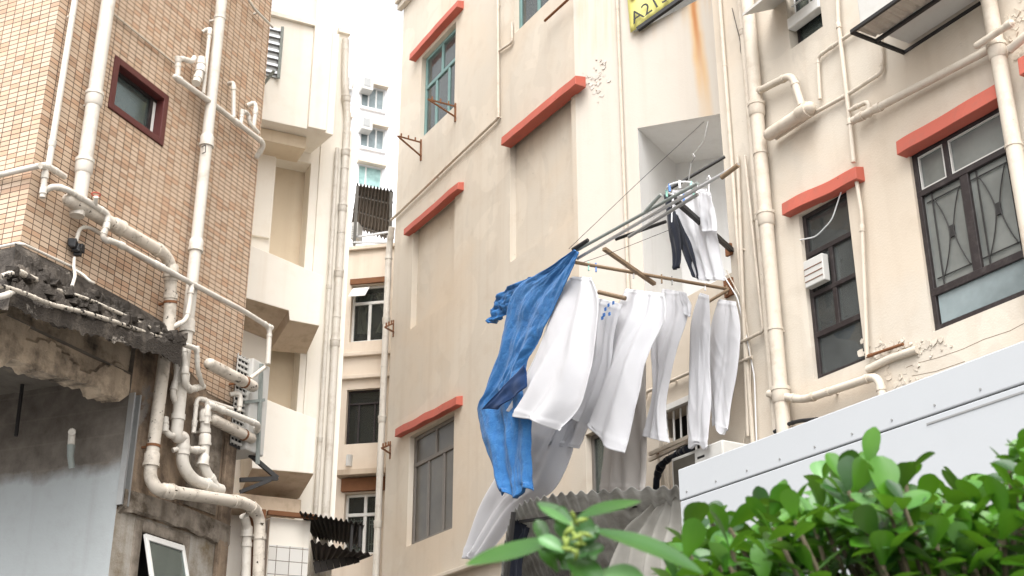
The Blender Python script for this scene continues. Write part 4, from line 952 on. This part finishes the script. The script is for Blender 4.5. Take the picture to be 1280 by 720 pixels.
b.solo('cable_junction', 'black taped cable junction on the tiles above the canopy', 'junction', 'black_plastic', L.rz, bevel=.008)
pipe('white cable stub below the dark junction', L, [(93, 322, .04), (92, 333, .06), (94, 345, .14), (90, 358, .2)], .014, 'pipe', .06, name='cable', cat='cable')
pipe('small white bent pipe standing on the canopy ridge', L, [(92, 337, .1), (102, 342, .14), (113, 352, .2), (117, 354, .2)], .013, 'pipe', .1, name='cable', cat='cable')
pipe('long dirty cable conduit along the canopy lip', L, [(-20, 352, .46), (25, 364, .46), (60, 380, .46), (100, 389, .45), (140, 401, .44), (180, 415, .36), (224, 430, .28), (245, 436, .22)], .018, 'pipe_filthy', .4, name='conduit', bend=8, group=GL)
pipe('second crusted conduit just above the canopy lip', L, [(70, 362, .3), (105, 372, .36), (150, 392, .36), (190, 411, .30), (205, 420, .27)], .016, 'pipe_filthy', .4, name='conduit', bend=8, group=GL)
pipe('stubby white pipe end lying on the canopy corner', L, [(2, 346, .32), (22, 340, .36), (45, 350, .3)], .024, 'pipe_filthy', .3, collars=(.4,), name='pipe_stub', group=GL)
pipe('curved grey pipe end at the far left of the canopy', L, [(-20, 372, .45), (4, 371, .48), (16, 364, .44)], .024, 'pipe', .4, name='pipe_stub', group=GL)
# upper right group
pipe('thin waste pipe slanting across the upper tiles', L, [(219, 96, .13), (261, 126, .13), (331, 180, .13), (321, 196, .03)], .028, 'pipe', collars=(.03, .6), group=GL, cap_ball=True)
pipe('looped trap left of the tallest stack', L, [(222, 95, .13), (223, 72, .13), (240, 77, .10), (243, 72, .08)], .026, 'pipe', collars=(.3,), group=GL)
pipe('fat trap bulb hanging left of the tallest stack', L, [(252, 73, .1), (250, 90, .12), (245, 104, .14)], .042, 'pipe', collars=(.4,), group=GL)
pipe('thin standpipe close to the left of the tallest stack', L, [(253, 40, .02), (263, 35, .08), (262, 40, .1), (254, 117, .12)], .020, 'pipe', collars=(.2,), group=GL)
pipe('thin standpipe right of the tallest stack', L, [(286, 105, .02), (292, 103, .10), (292, 147, .12)], .022, 'pipe', collars=(.3,), group=GL)
pipe('small trap loop at the right tile edge, inner one', L, [(301, 156, .12), (303, 138, .12), (311, 143, .1), (311, 153, .1), (323, 166, .12)], .022, 'pipe', collars=(.25,), group=GL)
pipe('small trap loop at the right tile edge, outer one', L, [(309, 132, .02), (318, 128, .08), (320, 134, .1), (317, 158, .1)], .024, 'pipe', collars=(.5,), group=GL)
pipe('thin tiled-wall conduit slanting to the trap', L, [(136, -20, .02), (135, 12, .02), (219, 80, .02)], .010, 'pipe_wall', .02, clamps=(.4,), name='conduit', group=GL)
pipe('thin conduit at the top right of the tiles', L, [(305, -8, .06), (319, 12, .06), (341, 34, .06)], .014, 'pipe', .06, clamps=(.5,), name='conduit', group=GL)
pipe('tiny loop of dark wire on the tallest stack', L, [(252, 184, .1), (257, 181, .2), (257, 190, .2), (252, 192, .1)], .004, 'dark', .1, name='cable', cat='cable')
# lower tangle
pipe('sooty fat pipe with rounded ends, upper of two', L, [(262, 455, .18), (316, 483, .18)], .056, 'pipe_old', .18, collars=(), cap_ball=True, clamps=(.8,), group=GL)
pipe('sooty fat pipe with rounded ends, lower of two', L, [(266, 524, .13), (314, 548, .13)], .052, 'pipe_old', .13, cap_ball=True, clamps=(.8,), group=GL)
pipe('slim pipe running right from the third stack head', L, [(258, 530, .16), (259, 505, .16), (324, 531, .20), (319, 541, .1)], .030, 'pipe', collars=(.2, .35), group=GL)
pipe('thin pipe angled between the stacks', L, [(242, 541, .12), (246, 497, .12), (290, 511, .14)], .021, 'pipe', collars=(.1, .5), group=GL)
pipe('wriggling trap pipe left of the middle stack', L, [(222, 440, .08), (221, 470, .1), (215, 495, .1), (226, 512, .1), (224, 540, .12), (214, 546, .12), (206, 538, .1), (207, 522, .08)], .028, 'pipe', collars=(.1, .3, .5, .9), group=GL, bend=2.2)
pipe('short curved pipe joining the middle stack', L, [(229, 432, .16), (232, 450, .2), (230, 480, .2), (238, 487, .16), (254, 483, .1)], .030, 'pipe', collars=(.3, .6), group=GL)
pipe('thin hooked pipe dropping right of the tallest stack', L, [(222, 428, .28), (246, 436, .24), (247, 462, .22), (253, 482, .14)], .022, 'pipe', collars=(.45,), group=GL)
pipe('small elbow hanging under the upper fat pipe', L, [(287, 493, .1), (301, 491, .16), (299, 514, .16)], .022, 'pipe', collars=(.75,), group=GL)
pipe('short cross pipe between the middle and third stacks', L, [(236, 562, .14), (254, 563, .14)], .030, 'pipe', collars=(.5,), group=GL)
pipe('short stub on the middle stack', L, [(216, 563, .1), (222, 561, .12)], .022, 'pipe', .1, group=GL)
pipe('rusty diagonal pipe meeting the air conditioner', L, [(313, 473, .15), (331, 459, .2)], .02, 'pipe_old', .1, group=GL)

# outdoor air conditioner unit at the right edge of the tiled building
ac = thing('air_conditioner', 'tall outdoor air conditioner edge-on at the tiled building corner', 'air conditioner', L.P(3.1, 4.9, .2), L.rz)
c0 = L.uz(326, 452, .12); zt3 = c0[1]; zb3 = L.uz(338, 575, .12)[1]
B().box(L, 3.06, 3.36, zb3, zt3, -.28, .12).build('casing', 'ac', ac, bevel=.015)
b = B()
for k in range(16): b.box(L, 2.88, 3.055, zb3+.03+k*(zt3-zb3)/16.5, zb3+.055+k*(zt3-zb3)/16.5, .06, .075)
for k in range(4): b.box(L, 2.88+k*.056, 2.888+k*.056, zb3+.02, zt3, .058, .066)
b.build('grille', 'ac', ac)
B().box(L, 2.88, 3.055, zb3, zt3-.01, .052, .056).build('dark_backing', 'black_plastic', ac)
br = thing('unit_bracket', 'dark angle-iron bracket under the outdoor unit', 'bracket', L.P(3.1, 4.6, 0), L.rz)
b = B()
b.bar(L.X(300, 600, .0), L.X(347, 598, .22), .04, .04); b.bar(L.X(312, 568, .02), L.X(347, 598, .22), .04, .04); b.bar(L.X(300, 615, .0), L.X(338, 600, .2), .035, .035); b.build('arm', 'dark', br)
b = B(); b.bar(L.X(327, 455, .14), L.X(322, 580, .14), .03, .03); b.bar(L.X(305, 503, .1), L.X(330, 500, .14), .03, .03); b.build('upright', 'greypole', br)

# ------------------------------------------------------------------ stair building (centre left)
sb_ = thing('stair_building', 'pale yellow stair tower with sloping parapets in the alley', 'building', S.P(-.5, 0, -2), S.rz)
PR = .62
b = B()
r1 = (-.30, .17, 8.30, 9.92, .30); r2 = (-.22, .20, 6.35, 7.45, .30)
sheet(b, S, -4, .58, 0, 12.06, [r1, r2])
b.face(S.P(.58, 0, 0), S.P(.58, 12.06, 0), S.P(.58, 12.06, -3), S.P(.58, 0, -3)); b.face(S.P(-4, 12.06, 0), S.P(.58, 12.06, 0), S.P(.58, 12.06, -3), S.P(-4, 12.06, -3))
b.box(S, .581, .76, 0, 10.55, -2, -.003)
b.build('wall', 'stair', sb_)
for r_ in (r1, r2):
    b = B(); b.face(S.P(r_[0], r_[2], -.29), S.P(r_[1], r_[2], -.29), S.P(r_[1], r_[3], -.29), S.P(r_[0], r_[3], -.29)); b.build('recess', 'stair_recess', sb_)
X = S.X
tl0 = S.uz(333, 20, PR); tr0 = S.uz(395, 35, PR); br0 = S.uz(417, 165, PR); bl0 = S.uz(325, 152, PR)
zc = (br0[1]+bl0[1])/2
b = B(); b.loft([S.P(-4, zc, PR), S.P(br0[0], zc, PR), S.P(br0[0], tr0[1], PR), S.P(-4, tr0[1], PR)], [S.P(-4, zc, .002), S.P(br0[0]-.12, zc, .002), S.P(br0[0]-.12, tr0[1], .002), S.P(-4, tr0[1], .002)])
b.build('upper_storey', 'stair', sb_, bevel=.008)
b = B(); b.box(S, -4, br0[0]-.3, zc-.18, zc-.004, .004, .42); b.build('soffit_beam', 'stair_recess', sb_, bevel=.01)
b = B(); b.box(S, -4, tr0[0]-.01, tr0[1]+.003, tr0[1]+.06, PR-.06, PR+.05); b.build('coping', 'stair', sb_)
cu0 = S.uz(395, 20, PR+.06)[0]; cu1 = S.uz(416, 40, PR+.06)[0]
b = B(); b.box(S, cu0, cu1, zc+.003, 17, .004, PR+.06); b.build('chimney_shaft', 'stair', sb_, bevel=.01)
b = B(); b.box(S, .42, .60, 12.062, 12.14, -.3, .05); b.build('coping', 'stair', sb_)
def lof(front, back, n, mat, name):
    F_ = [S.X(x, y, n) for x, y in front]; K_ = [S.X(x, y, .003) if z is None else S.P(S.uz(x, y, .003)[0], z, .003) for x, y, z in back]
    B().loft(F_, K_).build(name, mat, sb_, bevel=.006)
    for a_, c_ in ((2, 3), (3, 4), (4, 5)):
        if c_ < len(F_):
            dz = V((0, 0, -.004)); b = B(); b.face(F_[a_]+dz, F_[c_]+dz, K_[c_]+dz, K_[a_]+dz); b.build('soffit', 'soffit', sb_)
def lev(x, y): return S.uz(x, y, PR)[1]
lof([(290, 296), (404, 345), (399, 407), (362, 400), (361, 388), (290, 367)], [(275, 330, lev(290, 296)), (388, 380, lev(404, 345)), (383, 442, None), (338, 438, None), (336, 425, None), (275, 400, None)], PR, 'stair', 'stair_parapet')
lof([(315, 492), (395, 524), (392, 592), (315, 585)], [(300, 530, lev(315, 492)), (378, 560, lev(395, 524)), (373, 624, None), (300, 617, None)], PR, 'stair', 'stair_parapet')
b = B(); z9 = S.uz(350, 632, .2)[1]; b.box(S, -3, S.uz(372, 632, .2)[0], z9-.12, z9+.06, .004, .35); b.build('beam', 'soffit', sb_, bevel=.01)
b = B(); b.box(S, -.62, -.32, 8.7, 10.0, .003, .05); b.build('pilaster', 'stair', sb_, bevel=.008); b = B(); b.box(S, .28, .33, 5.2, 10.3, .003, .03); b.build('pilaster', 'stair', sb_)
pipe('tall rust-clamped drain pipe on the stair tower', S, [('uz', .64, 0, .05), ('uz', .62, 10.7, .05), ('uz', .55, 11.3, .05), ('uz', .53, 11.95, .05)], .05, 'pipe', .05, collars=(.62, .7, .78, .85, .92), clamps=(.65, .75, .83), group='drain pipes in the alley')
pipe('slim drain pipe beside the rust-clamped one', S, [('uz', .50, 0, .06), ('uz', .50, 10.2, .06)], .03, 'pipe', .06, collars=(.6, .8), clamps=(.68, .88), group='drain pipes in the alley')
# window hood / shutter box at upper left
bx = thing('clothes_cage', 'grey louvred window cage on the stair tower beside the tiles', 'cage', S.X(340, 90, PR), S.rz)
p0 = S.uz(322, 92, PR+.02); p1 = S.uz(352, 40, PR+.02)
b = B(); b.box(S, p0[0], p1[0], p0[1], p1[1], PR+.004, PR+.03); b.build('panel', 'steel', bx)
b = B()
for k in range(7): z_ = p0[1]+.04+k*(p1[1]-p0[1]-.06)/6; b.box(S, p0[0]+.01, p1[0]-.02, z_, z_+.035, PR+.032, PR+.06)
b.build('louvre', 'alum', bx)
b = B(); b.bar(S.P(p1[0], p0[1]-.02, PR+.06), S.P(p1[0], p1[1]+.05, PR+.06), .035, .035); b.bar(S.X(329, 106, PR+.02), S.X(343, 88, PR+.3), .03, .03); b.build('frame', 'greypole', bx)
# small white tiled hut and sooty awnings at the foot
ht = thing('tiled_hut', 'little plastered hut with cracked white tiles at the alley foot', 'hut', S.X(360, 719, .75), S.rz)
NH = .75; h0 = S.uz(337, 660, NH); h1 = S.uz(388, 660, NH); zt4 = S.uz(360, 648, NH)[1]; zm = S.uz(360, 683, NH)[1]
B().box(S, h0[0], h1[0], 0, zt4, .02, NH).build('wall', 'stair', ht, bevel=.01)
B().box(S, h0[0]+.01, h1[0]-.01, 0, zm, NH+.002, NH+.012).build('tiling', 'white_tile', ht)
b = B(); b.bar(S.P(h0[0]-.05, zt4+.03, NH+.06), S.P(h1[0]+.05, zt4+.03, NH+.06), .06, .05); b.build('rotten_fascia', 'rust', ht)
B().box(S, h0[0]-.12, h0[0]-.03, 0, zt4+.1, .1, NH-.1).build('timber_jamb', 'rust', ht)
def corr_sheet(c00, c01, c10, c11, waves, amp, mat, name, label, cat, rag=0, parent=None, k=90, m=8, seed=0, thick=.004, up=V((0, 0, 1))):
    ga = []; gb = []
    for i in range(k+1):
        s = i/k; a = c00.lerp(c01, s); c = c10.lerp(c11, s); ra = []; rb = []
        for j in range(m+1):
            t = j/m*(1+(rag*NZ.noise(V((s*14, seed, 0))) if j == m else 0)); p = a.lerp(c, t)+up*amp*math.sin(6.283*waves*s); ra.append(p); rb.append(p-up*thick)
        ga.append(ra); gb.append(rb)
    b = B().slab(ga, gb)
    return b.build(name, mat, parent, smooth=True) if parent else b.solo(name, label, cat, mat, smooth=True)
aw = thing('tin_awning', 'black sooty corrugated awning with a post in the alley foot', 'awning', S.X(420, 690, .5), S.rz)
corr_sheet(S.X(374, 640, .95), S.X(456, 655, .95), S.X(392, 672, .05), S.X(446, 682, .05), 13, .018, 'corr_dark', 'sheet', '', '', .05, aw)
b = B(); b.bar(S.X(440, 656, .9), S.X(438, 690, .9), .03, .03); b.bar(S.X(450, 657, .9), S.X(449, 684, .9), .03, .03); b.build('post', 'dark', aw)
aw = thing('tin_awning', 'ragged lower tin awning sagging to a point in the alley foot', 'awning', S.X(420, 710, .5), S.rz)
corr_sheet(S.X(388, 676, .8), S.X(466, 693, 1.0), S.X(392, 702, .05), S.X(436, 704, .05), 9, .02, 'corr_dark', 'sheet', '', '', .15, aw, seed=3)
b = B()
for k in range(7): x = 395+k*8; b.bar(S.X(x, 702-k*1.2, .6), S.X(x+3, 716-k*2, .6), .02, .07)
b.build('torn_flap', 'corr_dark', aw)

# ------------------------------------------------------------------ rear wing
rw = thing('rear_wing', 'peach rear building closing the alley with three stacked windows', 'building', FW.P(0, 0, -2), FW.rz)
f1 = (-.30, .30, 8.92, 9.90, .2); f2 = (-.29, .33, 7.23, 8.12, .2); f3 = (-.24, .36, 5.52, 6.45, .2)
b = B(); sheet(b, FW, -1.2, 2.5, 0, 10.58, [f1, f2, f3]); b.face(FW.P(-1.2, 10.58, 0), FW.P(2.5, 10.58, 0), FW.P(2.5, 10.58, -4), FW.P(-1.2, 10.58, -4)); b.build('wall', 'rear', rw)
for z_ in (10.52, 8.28, 8.66): B().box(FW, -1.2, 2.5, z_, z_+.07, .002, .06).build('ledge', 'rear', rw, bevel=.01)
for h in (f1, f2, f3): room(FW, h, rw, depth=.8)
B().box(FW, f1[0]-.02, f1[1]+.05, f1[3]+.01, f1[3]+.10, .002, .05).build('lintel', 'rust', rw)
B().box(FW, f3[0]-.04, f3[1]+.05, f3[3]+.02, f3[3]+.22, .002, .08).build('lintel', 'rust', rw)
B().box(FW, f3[0]-.1, f3[1]+.1, f3[3]+.24, f3[3]+.32, .002, .22).build('ledge', 'soffit', rw)
w_ = window(FW, f1, rw, 'frame_white', 'glass_dark', [(.5, 0, .5, .7), (0, .7, 1, .7)], t=.05, border=.04, label='white window with tied curtains')
curtain_sheet(FW, -.26, 0, 9.15, 9.85, -.26, w_, 'curtain', 4, .02, pinch=.8); curtain_sheet(FW, .28, .03, 9.15, 9.85, -.26, w_, 'curtain', 4, .02, pinch=.8)
b = B(); b.hexa([FW.P(-.28, 9.62, .22), FW.P(.0, 9.62, .22), FW.P(.0, 9.62, .2), FW.P(-.28, 9.62, .2), FW.P(-.28, 9.86, .0), FW.P(.0, 9.86, .0), FW.P(.0, 9.86, -.02), FW.P(-.28, 9.86, -.02)]); b.build('open_sash', 'frame_white', w_)
window(FW, f2, rw, 'frame_black', 'glass_dark', [(.3, 0, .3, .75), (.72, 0, .72, .75), (0, .75, 1, .75)], t=.03, border=.03, label='dark brown open window')
w_ = window(FW, f3, rw, 'frame_white', 'glass_dark', [(.52, 0, .52, 1), (0, .66, 1, .66)], t=.05, border=.04, label='white window with grilles')
b = B()
for (ua, ub) in ((-.17, .02), (.12, .30)):
    for zz in (5.6, 5.7, 6.0, 6.06): b.bar(FW.P(ua, zz, -.16), FW.P(ub, zz, -.16), .012, .012)
    for uu in (ua, ua+.04, ub-.04, ub): b.bar(FW.P(uu, 5.56, -.165), FW.P(uu, 6.1, -.165), .012, .012)
b.build('grille', 'frame_white', w_)
b = B(); b.tube([FW.X(437, 569, .1), FW.X(436, 583, .1)], .05, 10); b.solo('wall_lamp', 'small white cylinder fixed below the dark alley window', 'lamp', 'ac', FW.rz)
cn = thing('roof_canopy', 'dark slatted tin canopy above the rear wing roof', 'canopy', FW.X(462, 300, -.5), FW.rz)
corr_sheet(FW.X(446, 230, .5), FW.X(492, 238, .5), FW.X(439, 283, -1.2), FW.X(486, 300, -1.2), 11, .03, 'corr_roof', 'sheet', '', '', .02, cn)
b = B()
for t_ in (.25, .6, .9): b.bar(FW.X(446-7*t_, 230+53*t_, .48-1.7*t_), FW.X(492-6*t_, 238+62*t_, .48-1.7*t_), .05, .05)
b.bar(FW.X(447, 232, .46), FW.P(-.3, 10.6, .0), .05, .05); b.bar(FW.X(489, 240, .46), FW.P(.32, 10.6, 0), .05, .05)
b.build('batten', 'steel', cn)
ac = thing('air_conditioner', 'white air conditioner on the rear wing roof edge', 'air conditioner', FW.X(443, 297, -.1), FW.rz)
q0 = FW.uz(438, 298, .0); q1 = FW.uz(448, 277, .0)
B().box(FW, q0[0], q1[0], q0[1], q1[1], -.25, .0).build('casing', 'ac', ac, bevel=.01)
b = B()
for k in range(5): b.box(FW, q0[0]+.02, q1[0]-.02, q0[1]+.04+k*.04, q0[1]+.05+k*.04, .0, .006)
b.build('grille', 'steel', ac)
b = B(); b.bar(FW.X(440, 303, .05), FW.X(484, 303, .05), .03, .03); b.bar(FW.X(441, 297, .05), FW.X(486, 290, .05), .03, .03); b.solo('roof_rail', 'pale rail along the rear wing parapet', 'rail', 'alum', FW.rz)

# ------------------------------------------------------------------ far white tower
tw = thing('white_tower', 'bleached white apartment tower far behind the alley', 'building', T.P(0, 0, -4), T.rz)
wz = []
cells = {}
for py, hpx in ((112, 30), (173, 30), (222, 26)):
    pass
tops = T.uz(470, 30)[1]
def trect(x0, y0, x1, y1): a = T.uz(x0, y1); c = T.uz(x1, y0); return (a[0], c[0], a[1], c[1], .25)
wins = [trect(451, 113, 481, 133), trect(450, 163, 481, 183), trect(447, 211, 478, 231), trect(429, 112, 437, 127), trect(428, 150, 436, 165)]
b = B(); sheet(b, T, -3.5, 3.2, 0, tops, wins); b.face(T.P(3.2, 0, 0), T.P(3.2, tops, 0), T.P(3.2, tops, -12), T.P(3.2, 0, -12)); b.face(T.P(-3.5, tops, 0), T.P(3.2, tops, 0), T.P(3.2, tops, -12), T.P(-3.5, tops, -12)); b.build('wall', 'tower', tw)
for i, h in enumerate(wins):
    room(T, h, tw, depth=1.5, mat='steel', wall_t=.25)
    window(T, h, tw, 'frame_white', 'glass_teal' if i == 2 else 'glass_frost', [(.33, 0, .33, 1)] + ([(.66, 0, .66, 1)] if i < 2 else []), t=.10, border=.08)
    B().box(T, h[0]-.15, h[1]+.15, h[3]+.02, h[3]+.3, .002, .45).build('sunshade', 'rear', tw)
    B().box(T, h[0]-.1, h[1]+.1, h[2]-.18, h[2]-.02, .002, .2).build('sill', 'tower', tw)
for i, (x, y, lab) in enumerate(((459, 107, 'window air conditioner over the topmost tower window'), (458, 157, 'window air conditioner over the middle tower window'), (433, 106, 'window air conditioner at the left edge of the tower'))):
    a = T.uz(x-8, y+6, .4); c = T.uz(x+6, y-6, .4); ac = thing('air_conditioner', lab, 'air conditioner', T.P(a[0], a[1], .3), T.rz, 'air conditioners on the white tower')
    B().box(T, a[0], c[0], a[1], c[1], .0, .75).build('casing', 'ac', ac); B().box(T, a[0]+.1, c[0]-.2, a[1]+.22, c[1]-.12, .75, .77).build('grille', 'steel', ac)

# ------------------------------------------------------------------ grey container, awning and plastic sheet (bottom)
NP = 2.6
gp = thing('site_container', 'pale grey metal container with riveted seam below the cream facade', 'container', M.P(6, 0, NP-.4), M.rz)
c0 = M.uz(848, 587, NP); c1 = M.uz(848, 627, NP); u0 = c0[0]; zt5 = c0[1]; zs = c1[1]
B().box(M, u0, u0+8, 0, zs-.0025, NP-1.6, NP).build('lower_panel', 'panel', gp, bevel=.008)
B().box(M, u0-.003, u0+8, zs+.0025, zt5, NP-1.6, NP+.003).build('upper_panel', 'panel', gp, bevel=.008)
b = B(); b.box(M, u0+.01, u0+8, zs-.005, zs+.005, NP-.02, NP-.008); b.build('seam', 'black_plastic', gp)
b = B()
for k in range(26): c_ = M.P(u0+.08+k*.3, zs+.045, NP+.003); b.tube([c_, c_+M.n*.004], .007, 8)
b.build('rivet', 'steel', gp)
b = B(); ux = M.uz(1160, 540, NP)[0]; b.box(M, ux, ux+.9, zs-.045, zs-.035, NP+.0005, NP+.004); b.build('trim_strip', 'steel', gp)

aw = thing('corrugated_awning', 'mottled translucent corrugated awning between washing and container', 'awning', M.P(3.4, 3.5, 2), M.rz)
ga = []; gb = []
for i in range(241):
    s = i/240; o_ = cr([(624, 745), (631, 676), (647, 634), (690, 619), (760, 613), (853, 608)], s); q_ = cr([(668, 830), (678, 790), (700, 762), (740, 748), (795, 738), (853, 730)], s); ra = []; rb = []
    A_p = M.X(o_[0], o_[1], 2.45); B_p = M.X(q_[0], q_[1], .95); ax_ = (B_p-A_p).normalized(); nx = ax_.cross(M.e).normalized()
    for jj in range(13):
        p = A_p.lerp(B_p, jj/12)+V((0, 0, 1))*.016*math.sin(6.283*27*s)+V((0, 0, .012*NZ.noise(V((s*5, jj*.3, 1))))); ra.append(p); rb.append(p+V((0, 0, -.004)))
    ga.append(ra); gb.append(rb)
B().slab(ga, gb).build('sheet', 'corr', aw, smooth=True)
b = B(); b.bar(M.X(650, 652, 2.36), M.X(850, 625, 2.15), .022, .022); b.bar(M.X(655, 690, 1.5), M.X(850, 655, 1.4), .05, .06); b.bar(M.X(642, 640, 2.46), M.X(632, 735, 2.46), .03, .03); b.build('frame', 'dark', aw)
def strip(pa, pb, mat, name, label, cat, folds=6, amp=.04, seed=0, nv=24, nu=60, hang=None):
    ga = []; gb = []
    for j in range(nv+1):
        t = j/nv; ra = []; rb = []
        a = cr(pa, t); c = cr(pb, t)
        for i in range(nu+1):
            s = i/nu; x = a[0]+(c[0]-a[0])*s; y = a[1]+(c[1]-a[1])*s; nn = a[2]+(c[2]-a[2])*s
            p = M.X(x, y, nn)+M.n*(amp*math.sin(6.283*folds*s+t*2+seed)*(.3+.7*t)+.03*NZ.noise(V((s*6, t*4, seed)))); ra.append(p); rb.append(p-M.n*.003)
        ga.append(ra); gb.append(rb)
    return B().slab(ga, gb).solo(name, label, cat, mat, M.rz, smooth=True)
strip([(815, 632, 2.2), (780, 672, 2.2), (752, 760, 2.2)], [(853, 615, 2.3), (853, 680, 2.3), (853, 790, 2.3)], 'poly', 'plastic_sheet', 'creased milky plastic sheet hanging beside the grey container', 'plastic sheet', 4, .05)
strip([(640, 645, 2.4), (632, 690, 2.4), (624, 780, 2.4)], [(662, 660, 2.3), (652, 700, 2.3), (650, 780, 2.3)], 'black_cloth', 'black_sheet', 'torn black sheet hanging from the left end of the awning', 'plastic sheet', 2, .02, 3)
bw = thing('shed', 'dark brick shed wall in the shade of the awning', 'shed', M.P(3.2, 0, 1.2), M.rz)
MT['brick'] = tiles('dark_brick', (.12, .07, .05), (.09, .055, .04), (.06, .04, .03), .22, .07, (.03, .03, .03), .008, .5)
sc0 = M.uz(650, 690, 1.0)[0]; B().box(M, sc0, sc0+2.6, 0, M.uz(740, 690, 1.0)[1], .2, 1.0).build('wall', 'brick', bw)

# ------------------------------------------------------------------ plants in the foreground
def leaf(b, base, d, nrm, Ln, Wd, curl=.25, shape=1.6, fold=.18, k=8):
    d = d.normalized(); side = d.cross(nrm).normalized(); nrm = side.cross(d).normalized(); rows = []
    for i in range(k+1):
        t = i/k; w_ = Wd*max(.02, math.sin(math.pi*min(1, t**shape*.965+.02)))**(.55 if shape > 1.2 else .8)*.5
        c = base+d*Ln*t-nrm*Ln*curl*t*t
        rows.append([c-side*w_+nrm*w_*fold*2, c-side*w_*.5+nrm*w_*fold*.8, c, c+side*w_*.5+nrm*w_*fold*.8, c+side*w_+nrm*w_*fold*2])
    b.grid(rows)
rr = random.Random(21)
sh = thing('shrub', 'glossy green shrub with rounded leaves at the bottom right', 'shrub', (1.15, 2.7, 0), 0)
top = [(840, 690), (862, 650), (890, 635), (912, 640), (935, 665), (955, 628), (985, 612), (1005, 628), (1030, 580), (1055, 575), (1088, 566), (1110, 590), (1130, 576), (1152, 612), (1180, 600), (1205, 600), (1225, 628), (1245, 600), (1262, 560), (1282, 545), (1330, 520), (1400, 520)]
def topy(x):
    for (a, c), (e, g_) in zip(top, top[1:]):
        if a <= x <= e: return c+(g_-c)*(x-a)/(e-a)
    return 650
bs = {'leaf': B(), 'leaf_pale': B(), 'leaf_dark': B()}; stems = B()
tips = []
def rosette(p, size, nl, axis, stem_to):
    off = rr.random()*6.28; a1 = axis.orthogonal().normalized(); a2 = axis.cross(a1)
    for i in range(nl):
        a = off+i*2.4; el = .30+1.0*(i/nl)      # outer leaves flatter
        dd = (a1*math.cos(a)+a2*math.sin(a))*math.cos(1.25-el)+axis*math.sin(1.25-el)
        nrm = axis*math.cos(.6)-(a1*math.cos(a)+a2*math.sin(a))*.5
        ln = size*rr.uniform(.75, 1.15)
        q = rr.random(); b = bs['leaf'] if q < .70 else (bs['leaf_pale'] if q < .78 else bs['leaf_dark'])
        leaf(b, p-axis*.012*(i), dd, nrm, ln, ln*rr.uniform(.52, .64), rr.uniform(.0, .22), 1.75, rr.uniform(.05, .2), 11)
    stems.tube([p, p.lerp(stem_to, .5)+V((rr.uniform(-.03, .03), rr.uniform(-.03, .03), .03)), stem_to], [.004, .006, .009], 6)
for x, y0 in top[1:-1]:
    D = rr.uniform(2.55, 2.9); p = at(x, y0+20, D); tips.append((p, rr.uniform(.066, .084)))
for i in range(260):
    x = rr.uniform(850, 1380); yt = topy(x); y = yt+18+abs(rr.gauss(0, 1))*75+rr.uniform(0, 30); D = rr.uniform(2.35, 3.35)
    tips.append((at(x, y, D), rr.uniform(.060, .084)))
for p, sz in tips:
    ax = V((rr.gauss(0, .35), rr.gauss(-.25, .3), 1)).normalized(); st = V((p.x*.75+.3, p.y*.6+1.1, p.z-.45))
    rosette(p, sz, rr.randint(6, 9), ax, st)
fo = bs['leaf'].build('foliage', 'leaf', sh, smooth=True); bs['leaf_pale'].build('pale_foliage', 'leaf_pale', sh, smooth=True); bs['leaf_dark'].build('dark_foliage', 'leaf_dark', sh, smooth=True)
for k in range(9):
    a = rr.uniform(0, 6.28); stems.tube([V((1.15+.15*math.cos(a), 2.8+.15*math.sin(a), 0)), V((1.15+.3*math.cos(a), 2.8+.2*math.sin(a), .8)), V((1.15+.5*math.cos(a), 2.8+.35*math.sin(a), 1.7))], [.02, .016, .01], 7)
stems.build('stems', 'stem', sh, smooth=True)
# long-leaved sprig
sp = thing('sapling', 'blurred sprig with long narrow leaves in front of the awning', 'plant', (.13, 1.75, 0), 0)
D = 1.85; b = B(); C0 = at(716, 668, D)
def lp(px, py, d=D): return at(px, py, d)
def lance(b, pa, pb, da, db, wd, up=V((0, -.3, 1)), curl=.0):
    A = lp(*pa, da); Bq_ = lp(*pb, db); d = Bq_-A; leaf(b, A, d, up, d.length, wd, curl, 1.0, .12, 12)
lance(b, (694, 671), (582, 722), D, D-.12, .042, V((.1, -.6, .8)), -.10)
lance(b, (722, 648), (802, 620), D, D+.1, .030, V((-.1, -.75, .6)), .06)
lance(b, (738, 662), (878, 700), D, D-.1, .050, V((.2, -.65, .75)), .10)
lance(b, (716, 655), (672, 628), D, D+.05, .026, V((0, -.8, .5)))
lance(b, (716, 690), (745, 740), D, D-.05, .05, V((.3, -.8, .5)))
for i in range(16):
    a = rr.uniform(0, 6.28); p = lp(712+rr.gauss(0, 14), 688+rr.gauss(0, 14), D+rr.uniform(-.05, .05)); leaf(b, p, V((math.cos(a), rr.uniform(-.5, .3), math.sin(a)*.8+.3)), V((0, -1, .5)), rr.uniform(.03, .05), .022, .1)
b.build('foliage', 'leaf_long', sp, smooth=True)
b = B(); lance(b, (714, 656), (674, 634), D-.01, D-.03, .020, V((.3, -.9, .7))); lance(b, (738, 722), (800, 712), D, D-.06, .05, V((0, -.7, .7)), .15)
leaf(b, lp(705, 690, D-.05), V((-.4, 0, .3)), V((0, -1, .4)), .04, .022); b.build('pale_foliage', 'leaf_pale', sp, smooth=True)
for i in range(16):
    p = lp(712+rr.gauss(0, 13), 668+rr.gauss(0, 12), D-.02+rr.uniform(-.04, .04)); dd = V((rr.gauss(0, 1), -.3, rr.gauss(.5, .8))).normalized()*.009
    B().tube([p-dd, p, p+dd], [.0015, .0036, .001], 6).build('bud', 'bud', sp, smooth=True)
B().tube([V((.13, 1.75, 0)), V((.12, 1.72, 1.0)), lp(718, 760), lp(717, 700), lp(714, 652)], [.012, .008, .005, .004, .003], 8).build('stem', 'gstem', sp, smooth=True)
